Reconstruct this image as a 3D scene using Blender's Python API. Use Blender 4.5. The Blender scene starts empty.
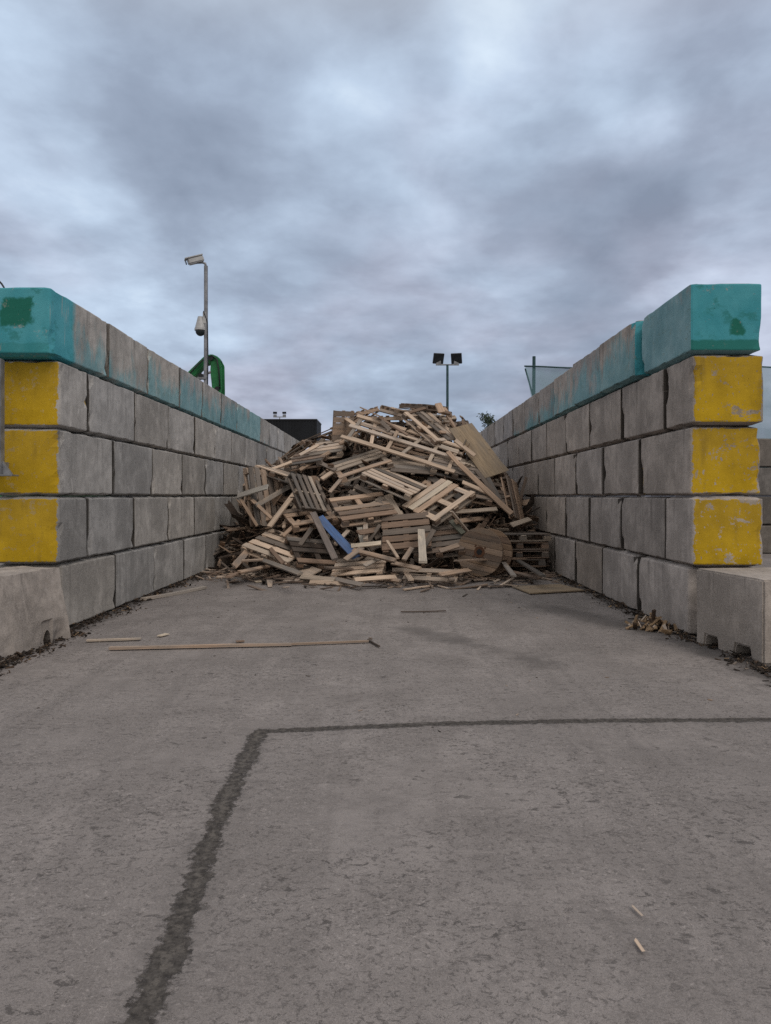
import bpy, bmesh, math, random
from mathutils import Vector, Matrix, Quaternion
R = math.radians
random.seed(7)
scene = bpy.context.scene
COL = scene.collection
# ------------------------------------------------------------------ measured data of the wood heap (metres, metres, quaternion)
HAND = [
  ('long_frame', 'frame', 2.73, 1.15, 'pale', (0.367, 15.96, 2.84), (0.934, 0.307, 0.116, -0.144)),
  ('crest', 'block', 1.2, 1.0, 'pale', (1.073, 16.57, 3.281), (0.886, 0.165, 0.28, -0.33)),
  ('end_panel', 'panelboards', 0.7, 0.72, 'tan', (-1.066, 16.65, 3.277), (0.578, 0.7, 0.297, 0.294)),
  ('striped', 'block', 1.25, 1.0, 'greypale', (-0.642, 15.66, 2.355), (0.956, 0.207, -0.126, 0.163)),
  ('ledge', 'block', 1.2, 1.0, 'pale', (0.151, 14.97, 1.955), (0.957, 0.142, 0.176, -0.184)),
  ('bright', 'open', 1.2, 1.0, 'pale', (1.053, 14.49, 1.548), (0.901, 0.236, -0.187, 0.313)),
  ('broad', 'block', 1.2, 1.0, 'tan', (-0.528, 14.4, 1.403), (0.949, 0.246, -0.011, 0.196)),
  ('upright', 'stringer_l', 1.0, 0.8, 'grey', (-1.651, 15.0, 1.686), (0.38, 0.405, -0.104, 0.825)),
  ('wallside', 'block', 1.3, 1.0, 'brownpale', (-2.66, 15.28, 1.567), (0.231, 0.604, -0.134, 0.751)),
  ('flatleft', 'block', 1.0, 0.8, 'pale', (-2.392, 15.76, 2.167), (0.966, 0.051, 0.14, -0.212)),
  ('frontleft', 'block', 1.15, 1.0, 'pale', (-2.181, 13.97, 0.625), (0.945, 0.19, 0.081, -0.253)),
  ('dim', 'block', 0.95, 0.95, 'brown', (0.36, 13.89, 0.91), (0.92, 0.388, -0.054, -0.011)),
  ('dimmer', 'block', 1.0, 0.9, 'brown', (1.011, 13.91, 0.749), (0.953, 0.288, -0.081, -0.048)),
  ('rightrow', 'block', 1.0, 0.95, 'tan', (2.167, 15.29, 1.743), (0.962, 0.247, 0.1, 0.05)),
  ('leaning', 'stringer_w', 0.85, 0.95, 'tan', (2.832, 15.2, 1.513), (0.732, 0.465, 0.371, 0.33)),
  ('lowstack', 'block', 1.0, 0.8, 'pale', (-0.56, 13.42, 0.268), (0.982, 0.168, -0.06, -0.06)),
  ('skeleton', 'skeleton', 1.2, 0.9, 'pale', (0.821, 13.27, 0.111), (0.992, 0.098, 0.018, -0.073)),
  ('backleft', 'block', 0.8, 0.7, 'pale', (-1.418, 16.29, 2.749), (0.959, 0.253, -0.09, -0.094)),
  ('darklow', 'block', 1.0, 0.9, 'dark', (-1.433, 13.83, 0.515), (0.935, 0.247, 0.118, 0.224)),
  ('underframe', 'panelboards', 1.0, 0.7, 'greypale', (0.573, 15.63, 2.32), (0.945, 0.324, 0.033, -0.023)),
  ('farleft', 'block', 0.9, 0.8, 'brown', (-1.861, 16.07, 2.502), (0.968, 0.197, -0.095, -0.124)),
  ('midpale', 'block', 1.0, 0.8, 'tan', (-1.672, 14.71, 1.219), (0.945, 0.216, -0.025, 0.243)),
  ('cornerright', 'block', 1.1, 0.9, 'grey', (1.556, 15.67, 2.299), (0.963, 0.24, 0.113, -0.05)),
  ('plysheet', 'sheet', 0.61, 1.7, 'ply', (2.081, 16.07, 2.675), (0.887, 0.407, -0.069, 0.206)),
  ('swoop', 'sheet', 1.35, 0.36, 'pale', (-1.911, 13.62, 0.238), (0.93, 0.155, 0.033, -0.332)),
]
PLANK = [  # label, landmark name, length, width, thickness, tone, place, turn
  ('bright blue painted plank slanting down the front of the heap', 'the blue plank', 1.44, 0.17, 0.04, 'blue', (-1.015, 13.8, 0.799), (0.824, 0.316, 0.139, -0.449)),
  ('brown plank slanting beside the blue plank', None, 2.02, 0.12, 0.04, 'bluewood', (-1.253, 13.46, 0.854), (0.775, 0.211, 0.092, -0.588)),
  ('whitish board standing upright in front of the shaded brown pallet', 'the white upright board', 2.63, 0.13, 0.04, 'white', (0.603, 12.36, 0.741), (0.693, 0.042, 0.062, -0.717)),
  ('whitewashed board sticking out towards the camera pole wall', 'the whitewashed board', 0.74, 0.15, 0.03, 'whitegrey', (-2.893, 14.825, 1.695), (0.904, 0.367, -0.188, -0.111)),
  ('thin tan stick hanging below the outer end of the whitewashed board', None, 0.72, 0.06, 0.04, 'tan', (-2.956, 14.775, 1.241), (0.783, 0.399, 0.297, -0.374)),
  ('thin tan stick crossing the pallet on end', None, 0.64, 0.07, 0.03, 'tan', (-2.682, 14.725, 1.326), (0.842, 0.378, 0.205, -0.325)),
  ('long pale plank leaning diagonally in front of the pallet on end', 'the diagonal plank', 1.15, 0.1, 0.04, 'pale', (-2.186, 14.585, 1.357), (0.777, 0.342, -0.23, 0.476)),
  ('whitish short board lying level right of the blue plank', None, 0.59, 0.1, 0.03, 'white', (-0.428, 13.51, 0.657), (0.922, 0.383, -0.061, -0.011)),
  ('thick tan plank sloping low between blue plank and white upright board', None, 1.08, 0.09, 0.05, 'tan', (-0.276, 13.17, 0.475), (0.89, 0.315, -0.038, -0.329)),
  ('thin pale stick leaning beside the white upright board', None, 1.15, 0.05, 0.04, 'pale', (0.079, 12.895, 0.614), (0.756, 0.12, 0.03, -0.643)),
  ('pale grey slat lying level above the cable reel', 'the slat over the reel', 1.02, 0.1, 0.03, 'greypale', (1.836, 14.445, 1.299), (0.91, 0.352, 0.053, 0.21)),
  ('long tan plank sliding down towards the leaning pallet', 'the long sliding plank', 1.66, 0.12, 0.035, 'tan', (2.095, 15.025, 1.764), (0.82, 0.379, 0.233, -0.361)),
  ('grey plank running down beside the long sliding plank', None, 1.43, 0.1, 0.035, 'grey', (2.302, 15.09, 1.678), (0.782, 0.357, 0.242, -0.449)),
  ('pale short plank under the plywood sheet', None, 0.62, 0.1, 0.035, 'pale', (1.757, 15.87, 2.697), (0.838, 0.385, 0.223, -0.315)),
  ('tan stub poking up highest from the crest', None, 0.38, 0.16, 0.05, 'tan', (1.247, 16.675, 3.7), (0.721, 0.286, 0.228, -0.589)),
  ('brown stub lying on the crest beside the highest stub', None, 0.32, 0.1, 0.06, 'brown', (1.357, 16.69, 3.605), (0.911, 0.381, 0.078, -0.135)),
  ('small tan stub hanging at the crest beside the highest stub', None, 0.34, 0.07, 0.05, 'tan', (1.423, 16.77, 3.628), (0.766, 0.317, 0.213, -0.516)),
  ('tan stick pointing at the cable reel hub', None, 0.42, 0.1, 0.03, 'tan', (1.181, 13.34, 0.602), (0.905, 0.368, -0.055, 0.208)),
  ('greenish grey plank sloping behind the cable reel', None, 0.42, 0.11, 0.04, 'greengrey', (1.39, 13.915, 0.97), (0.815, 0.337, 0.18, -0.436)),
  ('grey plank leaning beside the white upright board, towards the reel', None, 0.66, 0.1, 0.03, 'grey', (0.775, 13.605, 0.723), (0.784, 0.31, -0.186, 0.505)),
  ('pale grey plank on the ground right beneath the cable reel', None, 1.6, 0.09, 0.03, 'greypale', (2.233, 12.97, 0.256), (0.695, 0.015, 0.035, -0.718)),
  ('grey plank on the ground between cable reel and netting wall', None, 2.14, 0.1, 0.03, 'grey', (2.595, 12.8, 0.286), (0.714, 0.019, 0.006, -0.7)),
  ('brown slat on the ground at the foot of the short pallet stack', None, 1.02, 0.09, 0.03, 'brown', (2.527, 12.775, 0.15), (0.801, 0.123, -0.089, -0.578)),
  ('grey plank crossing under the level pale pallet', None, 1.03, 0.09, 0.04, 'grey', (0.015, 14.315, 1.206), (0.788, 0.313, 0.184, -0.497)),
  ('whitewashed board upright under the broad tan pallet', None, 0.54, 0.12, 0.03, 'whitegrey', (-0.517, 13.81, 0.778), (0.715, 0.275, 0.224, -0.602)),
  ('thin grey plank slanting under the broad tan pallet', None, 0.59, 0.07, 0.03, 'grey', (-0.298, 13.88, 0.824), (0.787, 0.333, -0.208, 0.476)),
  ('short pale plank on the shoulder by the small flat pallet', None, 0.55, 0.08, 0.04, 'pale', (-2.442, 15.86, 2.284), (0.904, 0.389, -0.176, 0.015)),
  ('tan plank rising up the low shoulder of the heap', None, 0.85, 0.09, 0.04, 'tan', (-1.661, 15.85, 2.4), (0.863, 0.371, -0.162, 0.302)),
  ('pale short plank beside the gapped grey pallet', None, 0.35, 0.1, 0.04, 'pale', (-1.328, 15.395, 2.066), (0.855, 0.367, -0.168, 0.326)),
  ('pale grey board on the heap foot below the front corner pallet', None, 2.66, 0.1, 0.03, 'greypale', (-1.936, 12.36, 0.35), (0.821, 0.156, -0.103, -0.54)),
  ('tan slat leaning behind the front corner pallet', None, 0.52, 0.08, 0.03, 'tan', (-1.978, 14.26, 0.945), (0.82, 0.351, -0.192, 0.409)),
  ('grey slat leaning over the dark low pallet', None, 0.49, 0.09, 0.03, 'grey', (-1.648, 13.975, 0.788), (0.775, 0.327, -0.215, 0.496)),
  ('pale stick leaning just beside the lower end of the blue plank', None, 0.46, 0.08, 0.04, 'pale', (-0.914, 13.83, 0.776), (0.813, 0.346, -0.193, 0.426)),
  ('brownish plank rising beside the low front pallet', None, 0.58, 0.1, 0.03, 'brownpale', (-0.656, 13.27, 0.495), (0.832, 0.259, -0.045, 0.489)),
  ('tan stick leaning at the foot of the shaded brown pallet', None, 0.66, 0.09, 0.03, 'tan', (0.379, 13.125, 0.507), (0.775, 0.166, -0.042, 0.608)),
  ('dark plank crossing just under the brightest pallet', None, 0.49, 0.1, 0.03, 'dark', (1.08, 14.18, 1.192), (0.899, 0.376, 0.098, -0.201)),
  ('brownish slat rising from the lower corner of the brightest pallet', None, 0.61, 0.08, 0.04, 'brownpale', (1.567, 14.595, 1.549), (0.837, 0.307, -0.105, 0.441)),
  ('pale slat lying across the tan slatted pallet', None, 0.66, 0.1, 0.03, 'pale', (1.903, 15.03, 1.773), (0.897, 0.394, 0.184, -0.081)),
  ('grey slat crossing the end of the tan slatted pallet', None, 0.68, 0.09, 0.03, 'grey', (2.313, 15.175, 1.756), (0.735, 0.323, 0.249, -0.541)),
  ('tan slat running down from the crest pallet', None, 0.57, 0.1, 0.03, 'tan', (1.496, 15.535, 2.407), (0.792, 0.343, 0.215, -0.457)),
  ('pale grey slat under the crest pallet', None, 0.44, 0.12, 0.03, 'greypale', (1.388, 15.82, 2.67), (0.902, 0.381, 0.109, -0.173)),
  ('tan slat beside the upright crate panel', None, 0.64, 0.08, 0.03, 'tan', (-0.88, 16.13, 2.971), (0.847, 0.362, -0.172, 0.349)),
  ('pale slat bridging upright crate panel and long crate frame', None, 0.59, 0.09, 0.03, 'pale', (-0.844, 16.49, 3.333), (0.844, 0.326, 0.119, -0.409)),
  ('tan slat topping the long crate frame', None, 0.79, 0.1, 0.03, 'tan', (0.165, 16.64, 3.564), (0.904, 0.372, 0.073, -0.199)),
  ('brown slat lying across the crest pallet', None, 0.56, 0.09, 0.03, 'brown', (0.651, 16.715, 3.645), (0.897, 0.365, -0.072, 0.239)),
  ('brownish slat inside the long crate frame', None, 0.9, 0.08, 0.03, 'brownpale', (-0.286, 16.295, 3.172), (0.891, 0.353, 0.06, -0.278)),
  ('pale slat on the low shoulder behind the small flat pallet', None, 0.5, 0.09, 0.03, 'pale', (-1.826, 16.075, 2.665), (0.869, 0.373, -0.157, 0.286)),
  ('brownish slat across the small flat pallet', None, 0.79, 0.1, 0.03, 'brownpale', (-2.254, 15.56, 2.094), (0.887, 0.33, 0.018, -0.322)),
  ('tan slat between gapped grey pallet and broad tan pallet', None, 0.48, 0.08, 0.03, 'tan', (-1.121, 15.0, 1.839), (0.796, 0.34, -0.207, 0.456)),
  ('grey slat behind the gapped grey pallet', None, 0.55, 0.1, 0.03, 'grey', (-1.367, 15.55, 2.272), (0.879, 0.344, 0.074, -0.321)),
  ('pale slat on the slab in front of the low front pallet', None, 0.85, 0.09, 0.03, 'pale', (-0.215, 12.305, 0.14), (0.902, 0.331, 0.095, 0.259)),
  ('brownish slat splayed in front of the low front pallet', None, 1.18, 0.1, 0.03, 'brownpale', (-0.75, 12.22, 0.099), (0.849, 0.211, -0.117, -0.471)),
  ('tan slat lying at the heap foot before the cable reel', None, 1.03, 0.1, 0.03, 'tan', (1.22, 12.56, 0.219), (0.863, 0.24, 0.119, 0.429)),
  ('tan slat at the heap edge nearest the camera pole wall', None, 1.12, 0.1, 0.03, 'tan', (-2.491, 12.975, 0.239), (0.793, 0.11, 0.083, 0.593)),
  ('brown slat at the heap edge nearest the camera pole wall', None, 1.32, 0.09, 0.03, 'brown', (-2.688, 12.675, 0.199), (0.747, 0.045, 0.039, 0.662)),
  ('pale grey board lying below the leaning pallet', None, 0.62, 0.12, 0.03, 'greypale', (2.804, 14.64, 1.053), (0.881, 0.305, 0.022, 0.36)),
  ('pale grey slat rising behind the low front pallet', None, 0.61, 0.09, 0.03, 'greypale', (-0.261, 13.145, 0.372), (0.854, 0.267, 0.002, 0.447)),
  ('brownish slat on top of the flat pallet frame', None, 0.84, 0.1, 0.03, 'brownpale', (0.337, 12.915, 0.301), (0.856, 0.232, -0.094, -0.452)),
  ('brown slat crossing the front corner pallet', None, 1.5, 0.08, 0.03, 'brown', (-2.117, 13.155, 0.481), (0.798, 0.145, -0.038, -0.584)),
  ('long pale slat lying level at the back of the flat pallet frame', None, 1.29, 0.09, 0.03, 'pale', (0.72, 13.205, 0.175), (0.924, 0.382, 0.001, -0.03)),
  ('long pale slat lying at the front of the flat pallet frame', None, 1.06, 0.09, 0.03, 'pale', (0.756, 12.535, 0.099), (0.905, 0.338, -0.09, -0.241)),
  ('short pale crosspiece at the inner end of the flat pallet frame', None, 1.1, 0.1, 0.03, 'pale', (0.364, 12.72, 0.149), (0.731, 0.037, -0.01, -0.682)),
  ('short tan crosspiece at the reel end of the flat pallet frame', None, 1.15, 0.1, 0.03, 'tan', (1.135, 12.745, 0.146), (0.698, 0.002, 0.019, -0.716)),
  ('tan slat on the slab between low front pallet and flat pallet frame', None, 0.76, 0.08, 0.03, 'tan', (-0.015, 12.575, 0.099), (0.861, 0.237, -0.12, -0.433)),
  ('pale grey slat lying at the foot below the dark low pallet', None, 0.81, 0.1, 0.03, 'greypale', (-1.298, 12.65, 0.099), (0.899, 0.322, -0.1, -0.28)),
  ('pale slat lying flat on the slab beside the dark thin slat', None, 0.79, 0.09, 0.025, 'pale', (-1.038, 12.39, 0.049), (0.915, 0.361, -0.066, -0.168)),
]
FILL = [
  (1, 1.0, 1.0, 0.14, (-0.921, 19.064, 2.992), (0.558, 0.111, -0.039, -0.821)),
  (1, 1.2, 0.8, 0.14, (-2.45, 20.183, 2.081), (0.688, -0.198, -0.217, 0.664)),
  (1, 1.2, 0.8, 0.14, (1.128, 15.091, 1.507), (0.419, -0.815, 0.383, 0.116)),
  (1, 1.2, 1.0, 0.14, (-0.426, 15.745, 2.1), (0.184, -0.003, -0.394, 0.901)),
  (1, 1.2, 1.0, 0.14, (0.719, 16.488, 2.832), (0.801, 0.257, -0.15, 0.519)),
  (1, 1.2, 1.0, 0.14, (-0.473, 14.857, 1.276), (0.289, 0.068, -0.426, 0.855)),
  (1, 1.2, 1.0, 0.14, (2.674, 17.962, 2.153), (0.191, 0.893, -0.341, -0.225)),
  (1, 1.14, 1.14, 0.14, (-2.408, 18.854, 2.087), (0.739, 0.21, -0.219, -0.602)),
  (1, 1.0, 1.0, 0.14, (-2.075, 19.027, 2.502), (0.213, -0.731, 0.612, -0.216)),
  (1, 1.2, 1.0, 0.14, (-3.161, 20.057, 1.828), (0.45, 0.568, -0.079, -0.685)),
  (1, 1.2, 1.0, 0.14, (-3.621, 20.046, 1.339), (0.534, -0.463, 0.644, -0.292)),
  (1, 1.2, 1.0, 0.14, (2.894, 19.536, 1.536), (0.269, 0.648, -0.629, -0.334)),
  (1, 1.2, 1.0, 0.14, (-1.92, 19.625, 2.801), (0.907, -0.073, -0.347, -0.229)),
  (1, 1.14, 1.14, 0.14, (0.196, 18.597, 3.379), (0.642, -0.083, 0.007, 0.762)),
  (1, 1.2, 0.8, 0.14, (2.982, 17.323, 1.551), (0.459, -0.409, -0.784, 0.085)),
  (1, 1.2, 0.8, 0.14, (-3.289, 19.126, 1.43), (0.16, -0.521, -0.027, 0.838)),
  (1, 1.0, 1.0, 0.14, (-3.392, 19.816, 2.062), (0.398, -0.616, 0.664, -0.148)),
  (1, 1.2, 0.8, 0.14, (-3.76, 18.515, 1.225), (0.661, 0.252, 0.661, 0.252)),
  (1, 1.0, 1.0, 0.14, (-2.308, 17.063, 2.255), (0.084, -0.888, -0.176, -0.416)),
  (1, 1.2, 0.8, 0.14, (1.121, 17.321, 3.322), (0.901, 0.015, 0.053, 0.43)),
  (1, 1.2, 0.8, 0.14, (-2.664, 18.739, 2.394), (0.303, -0.299, -0.077, 0.902)),
  (1, 1.2, 1.0, 0.14, (-2.598, 19.38, 2.759), (0.309, 0.148, 0.939, -0.003)),
  (1, 1.2, 1.0, 0.14, (-0.14, 14.421, 1.037), (0.74, 0.389, 0.183, -0.517)),
  (1, 1.0, 1.0, 0.14, (-0.062, 18.866, 3.566), (0.038, 0.005, 0.092, 0.995)),
  (1, 1.2, 0.8, 0.14, (-0.851, 18.932, 3.658), (0.046, -0.88, 0.424, -0.209)),
  (1, 1.14, 1.14, 0.14, (-2.771, 18.74, 2.49), (0.573, -0.259, -0.167, 0.759)),
  (1, 1.2, 1.0, 0.14, (1.262, 19.546, 3.473), (0.063, -0.087, 0.955, -0.275)),
  (1, 1.2, 1.0, 0.14, (1.553, 19.141, 3.408), (0.063, -0.041, 0.991, -0.108)),
  (1, 1.14, 1.14, 0.14, (0.953, 18.868, 3.811), (0.935, 0.123, 0.062, -0.326)),
  (1, 1.2, 1.0, 0.14, (-0.973, 20.05, 3.29), (0.555, -0.057, -0.02, -0.83)),
  (1, 1.2, 0.8, 0.14, (0.46, 17.532, 3.661), (0.115, 0.162, -0.976, -0.088)),
  (1, 1.14, 1.14, 0.14, (2.889, 16.593, 1.803), (0.121, -0.841, 0.011, 0.526)),
  (1, 1.2, 0.8, 0.14, (0.925, 17.652, 3.841), (0.87, 0.058, 0.002, 0.49)),
  (1, 1.2, 0.8, 0.14, (2.163, 18.425, 3.07), (0.208, -0.393, -0.049, -0.894)),
  (0, 1.5, 0.1, 0.045, (-2.397, 15.329, 1.685), (0.136, 0.465, -0.642, -0.594)),
  (0, 0.6, 0.12, 0.025, (3.271, 15.903, 0.903), (0.096, 0.599, -0.747, 0.274)),
  (0, 1.9, 0.12, 0.03, (2.015, 13.451, 0.363), (0.004, 0.946, 0.324, -0.017)),
  (0, 0.4, 0.09, 0.03, (-2.504, 12.818, 0.416), (0.026, -0.034, -0.077, 0.996)),
  (0, 1.0, 0.09, 0.045, (0.343, 14.719, 1.405), (0.376, -0.488, -0.785, 0.072)),
  (0, 1.0, 0.14, 0.03, (-1.56, 16.027, 2.019), (0.248, -0.287, 0.855, 0.353)),
  (0, 2.3, 0.07, 0.045, (1.712, 16.45, 2.483), (0.038, -0.498, 0.855, 0.136)),
  (0, 0.8, 0.12, 0.03, (3.328, 19.34, 0.924), (0.511, 0.525, -0.355, -0.581)),
  (0, 1.2, 0.12, 0.03, (-1.569, 19.032, 3.171), (0.822, -0.163, -0.084, 0.54)),
  (0, 0.6, 0.14, 0.025, (-0.931, 13.109, 0.24), (0.064, 0.296, -0.952, -0.043)),
  (0, 0.4, 0.1, 0.025, (2.532, 15.278, 0.969), (0.227, -0.674, -0.575, -0.404)),
  (0, 1.2, 0.07, 0.03, (0.116, 16.131, 3.222), (0.852, 0.229, 0.121, -0.454)),
  (0, 1.0, 0.12, 0.025, (-0.39, 13.741, 0.907), (0.526, -0.194, 0.301, -0.771)),
  (0, 1.5, 0.09, 0.025, (1.709, 14.023, 0.746), (0.243, -0.377, -0.119, -0.886)),
  (0, 1.5, 0.14, 0.045, (-3.667, 19.29, 1.629), (0.692, -0.143, 0.693, -0.143)),
  (0, 0.4, 0.09, 0.045, (-0.047, 16.216, 3.236), (0.699, 0.524, 0.041, -0.485)),
  (0, 1.9, 0.07, 0.045, (1.529, 17.04, 3.119), (0.425, -0.696, -0.505, 0.284)),
  (0, 1.9, 0.14, 0.03, (0.853, 17.766, 3.769), (0.926, 0.025, 0.051, -0.373)),
  (0, 0.4, 0.12, 0.045, (-2.732, 15.107, 1.066), (0.021, 0.148, 0.363, -0.92)),
  (0, 1.2, 0.07, 0.03, (1.883, 16.485, 2.653), (0.156, 0.647, -0.59, -0.457)),
  (0, 1.2, 0.09, 0.025, (1.934, 17.78, 3.56), (0.195, -0.753, -0.606, 0.167)),
  (0, 0.6, 0.07, 0.025, (-2.174, 14.728, 1.054), (0.243, -0.673, 0.698, 0.007)),
  (0, 1.2, 0.12, 0.045, (-2.57, 17.42, 2.405), (0.645, 0.42, 0.352, 0.533)),
  (0, 1.2, 0.07, 0.045, (-2.49, 16.246, 1.987), (0.285, -0.664, 0.665, 0.19)),
  (0, 1.0, 0.14, 0.025, (1.811, 16.381, 2.816), (0.407, 0.619, 0.576, 0.346)),
  (0, 0.8, 0.14, 0.025, (1.82, 18.031, 3.397), (0.79, -0.267, 0.245, -0.494)),
  (0, 1.2, 0.14, 0.025, (-2.058, 15.081, 1.287), (0.033, -0.76, -0.595, -0.262)),
  (0, 1.5, 0.07, 0.03, (1.965, 16.786, 2.849), (0.594, 0.476, 0.234, -0.604)),
  (0, 1.2, 0.09, 0.045, (-0.453, 14.073, 1.033), (0.679, 0.233, 0.125, -0.685)),
  (0, 1.2, 0.12, 0.03, (-2.468, 16.636, 2.201), (0.804, -0.122, 0.403, -0.42)),
  (0, 0.4, 0.07, 0.03, (2.821, 14.571, 0.16), (0.818, 0.208, 0.35, -0.407)),
  (0, 1.2, 0.12, 0.03, (-1.309, 19.397, 3.536), (0.182, 0.263, 0.947, -0.008)),
  (0, 1.2, 0.09, 0.045, (-1.32, 19.551, 3.472), (0.543, 0.111, -0.144, -0.82)),
  (0, 1.0, 0.09, 0.045, (2.001, 14.837, 0.928), (0.407, -0.746, -0.526, -0.033)),
  (0, 2.3, 0.12, 0.03, (0.458, 17.314, 3.72), (0.594, -0.059, 0.128, -0.792)),
  (0, 1.9, 0.07, 0.025, (2.946, 15.496, 1.529), (0.588, 0.045, 0.394, -0.705)),
  (0, 1.0, 0.07, 0.03, (-2.378, 15.93, 1.767), (0.549, 0.449, -0.012, -0.705)),
  (0, 1.9, 0.14, 0.045, (1.908, 16.987, 2.842), (0.425, -0.311, -0.842, -0.117)),
  (0, 1.2, 0.07, 0.025, (-2.038, 19.32, 3.269), (0.977, 0.055, -0.197, -0.061)),
  (0, 1.9, 0.14, 0.025, (-2.057, 19.544, 3.231), (0.392, 0.26, -0.181, -0.864)),
  (0, 1.5, 0.14, 0.045, (2.484, 17.183, 2.23), (0.01, -0.722, 0.567, 0.397)),
  (0, 1.5, 0.07, 0.025, (-2.412, 16.113, 2.023), (0.702, -0.17, 0.412, -0.556)),
  (0, 0.4, 0.14, 0.045, (3.1, 14.178, 0.022), (0.464, -0.001, -0.001, 0.886)),
  (0, 1.2, 0.12, 0.03, (-0.413, 16.831, 3.627), (0.499, 0.217, 0.082, 0.835)),
  (0, 0.8, 0.1, 0.03, (-2.261, 14.731, 0.72), (0.811, 0.223, -0.34, 0.419)),
  (0, 0.4, 0.12, 0.025, (3.22, 20.785, 1.068), (0.245, 0.257, -0.645, 0.677)),
  (0, 1.5, 0.1, 0.045, (1.73, 14.569, 1.092), (0.46, -0.207, 0.366, -0.782)),
  (0, 1.0, 0.12, 0.025, (-2.827, 13.315, 0.394), (0.669, -0.191, 0.321, -0.642)),
  (0, 1.5, 0.12, 0.03, (2.452, 16.328, 2.115), (0.834, 0.131, 0.437, -0.31)),
  (0, 1.0, 0.12, 0.03, (-0.553, 17.627, 3.472), (0.307, -0.041, 0.071, 0.948)),
  (0, 1.2, 0.12, 0.045, (1.309, 17.251, 3.396), (0.036, -0.641, -0.766, 0.042)),
  (0, 1.0, 0.07, 0.03, (-2.654, 16.128, 2.226), (0.343, -0.699, -0.422, 0.465)),
  (0, 1.5, 0.14, 0.045, (1.993, 16.852, 2.795), (0.482, -0.327, -0.812, -0.013)),
]
HL = {
  'long_frame': ('large pale crate frame of long rails sloping across the top of the heap', 'the long crate frame'),
  'crest': ('pale slatted pallet on the very crest of the heap', 'the crest pallet'),
  'end_panel': ('tan boarded crate panel standing upright at the top shoulder of the heap', 'the upright crate panel'),
  'striped': ('pale grey pallet with gapped slats below the long crate frame', 'the gapped grey pallet'),
  'ledge': ('pale pallet lying level with its blocks showing in mid heap', 'the level pale pallet'),
  'bright': ('brightest pale pallet tipped towards the yard, open gaps at its lower edge', 'the brightest pallet'),
  'broad': ('broad tan pallet tipped forward with blocks showing under its lower edge', 'the broad tan pallet'),
  'upright': ('grey pallet propped upright above the blue plank', 'the upright grey pallet'),
  'wallside': ('brownish pallet standing on end beside the camera pole wall', 'the pallet on end'),
  'flatleft': ('small pale pallet lying flat on top of the pallet on end', 'the small flat pallet'),
  'frontleft': ('pale pallet sloping at the front corner near the camera pole wall', 'the front corner pallet'),
  'dim': ('brown slatted pallet standing in shade behind the white upright board', 'the shaded brown pallet'),
  'dimmer': ('brown pallet wedged between the white upright board and the cable reel', 'the wedged brown pallet'),
  'rightrow': ('tan slatted pallet lying behind the brightest pallet, towards the netting wall', 'the tan slatted pallet'),
  'leaning': ('tan pallet leaning against the netting wall', 'the leaning pallet'),
  'lowstack': ('pale pallet lying low at the middle of the heap foot', 'the low front pallet'),
  'skeleton': ('flat pale pallet frame with few boards at the heap foot', 'the flat pallet frame'),
  'backleft': ('small pale pallet far back on the low shoulder of the heap', 'the far back pallet'),
  'darklow': ('dark pallet low under the upright grey pallet', 'the dark low pallet'),
  'underframe': ('pale grey crate panel seen beneath the rails of the long frame', 'the grey crate panel'),
  'farleft': ('brown pallet on the low shoulder near the camera pole wall', 'the shoulder pallet'),
  'midpale': ('tan pallet half buried between the pallet on end and broad pallet', 'the half buried pallet'),
  'cornerright': ('grey pallet behind the brightest pallet, below the crest', 'the grey pallet behind'),
  'plysheet': ('large tan plywood sheet sliding down beside the netting wall', 'the plywood sheet'),
  'swoop': ('pale curved wide board lying below the front corner pallet', 'the pale curved board'),
}

# ------------------------------------------------------------------ helpers
def link(o, parent=None):
    COL.objects.link(o)
    if parent is not None: o.parent = parent
    return o
def tag(o, label, cat, group=None, kind=None):
    o['label'] = label; o['category'] = cat
    if group: o['group'] = group
    if kind: o['kind'] = kind
    return o
def empty(name, loc=(0,0,0), quat=None, rz=0.0):
    o = bpy.data.objects.new(name, None); o.empty_display_size = .1
    o.location = loc
    if quat is not None:
        o.rotation_mode = 'QUATERNION'; o.rotation_quaternion = quat
    else: o.rotation_euler = (0,0,rz)
    return link(o)
def mobj(name, mesh, parent=None, loc=(0,0,0), rot=None, quat=None):
    o = bpy.data.objects.new(name, mesh); o.location = loc
    if rot: o.rotation_euler = rot
    if quat is not None: o.rotation_mode = 'QUATERNION'; o.rotation_quaternion = quat
    return link(o, parent)
def mesh_from(name, vs, fs, mats, idx=None, smooth=False):
    me = bpy.data.meshes.new(name); me.from_pydata([tuple(v) for v in vs], [], fs)
    for m in (mats if isinstance(mats, (list, tuple)) else [mats]): me.materials.append(m)
    if idx: me.polygons.foreach_set('material_index', idx)
    if smooth: me.polygons.foreach_set('use_smooth', [True]*len(me.polygons))
    me.update(); return me
def bm_mesh(name, bm, mats, smooth=False):
    me = bpy.data.meshes.new(name); bm.to_mesh(me); bm.free()
    for m in (mats if isinstance(mats, (list, tuple)) else [mats]): me.materials.append(m)
    if smooth: me.polygons.foreach_set('use_smooth', [True]*len(me.polygons))
    return me
def add_box(bm, c, d, rot=None):
    m = Matrix.Translation(c)
    if rot is not None: m = m @ rot.to_4x4()
    r = bmesh.ops.create_cube(bm, size=1.0, matrix=m @ Matrix.Diagonal((*d, 1)))
    return r['verts']
def add_cyl(bm, a, b, r0, r1=None, seg=14):
    a, b = Vector(a), Vector(b); d = b-a
    q = Vector((0,0,1)).rotation_difference(d.normalized())
    return bmesh.ops.create_cone(bm, cap_ends=True, segments=seg, radius1=r0, radius2=r0 if r1 is None else r1, depth=d.length,
        matrix=Matrix.Translation((a+b)/2) @ q.to_matrix().to_4x4())['verts']
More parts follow.
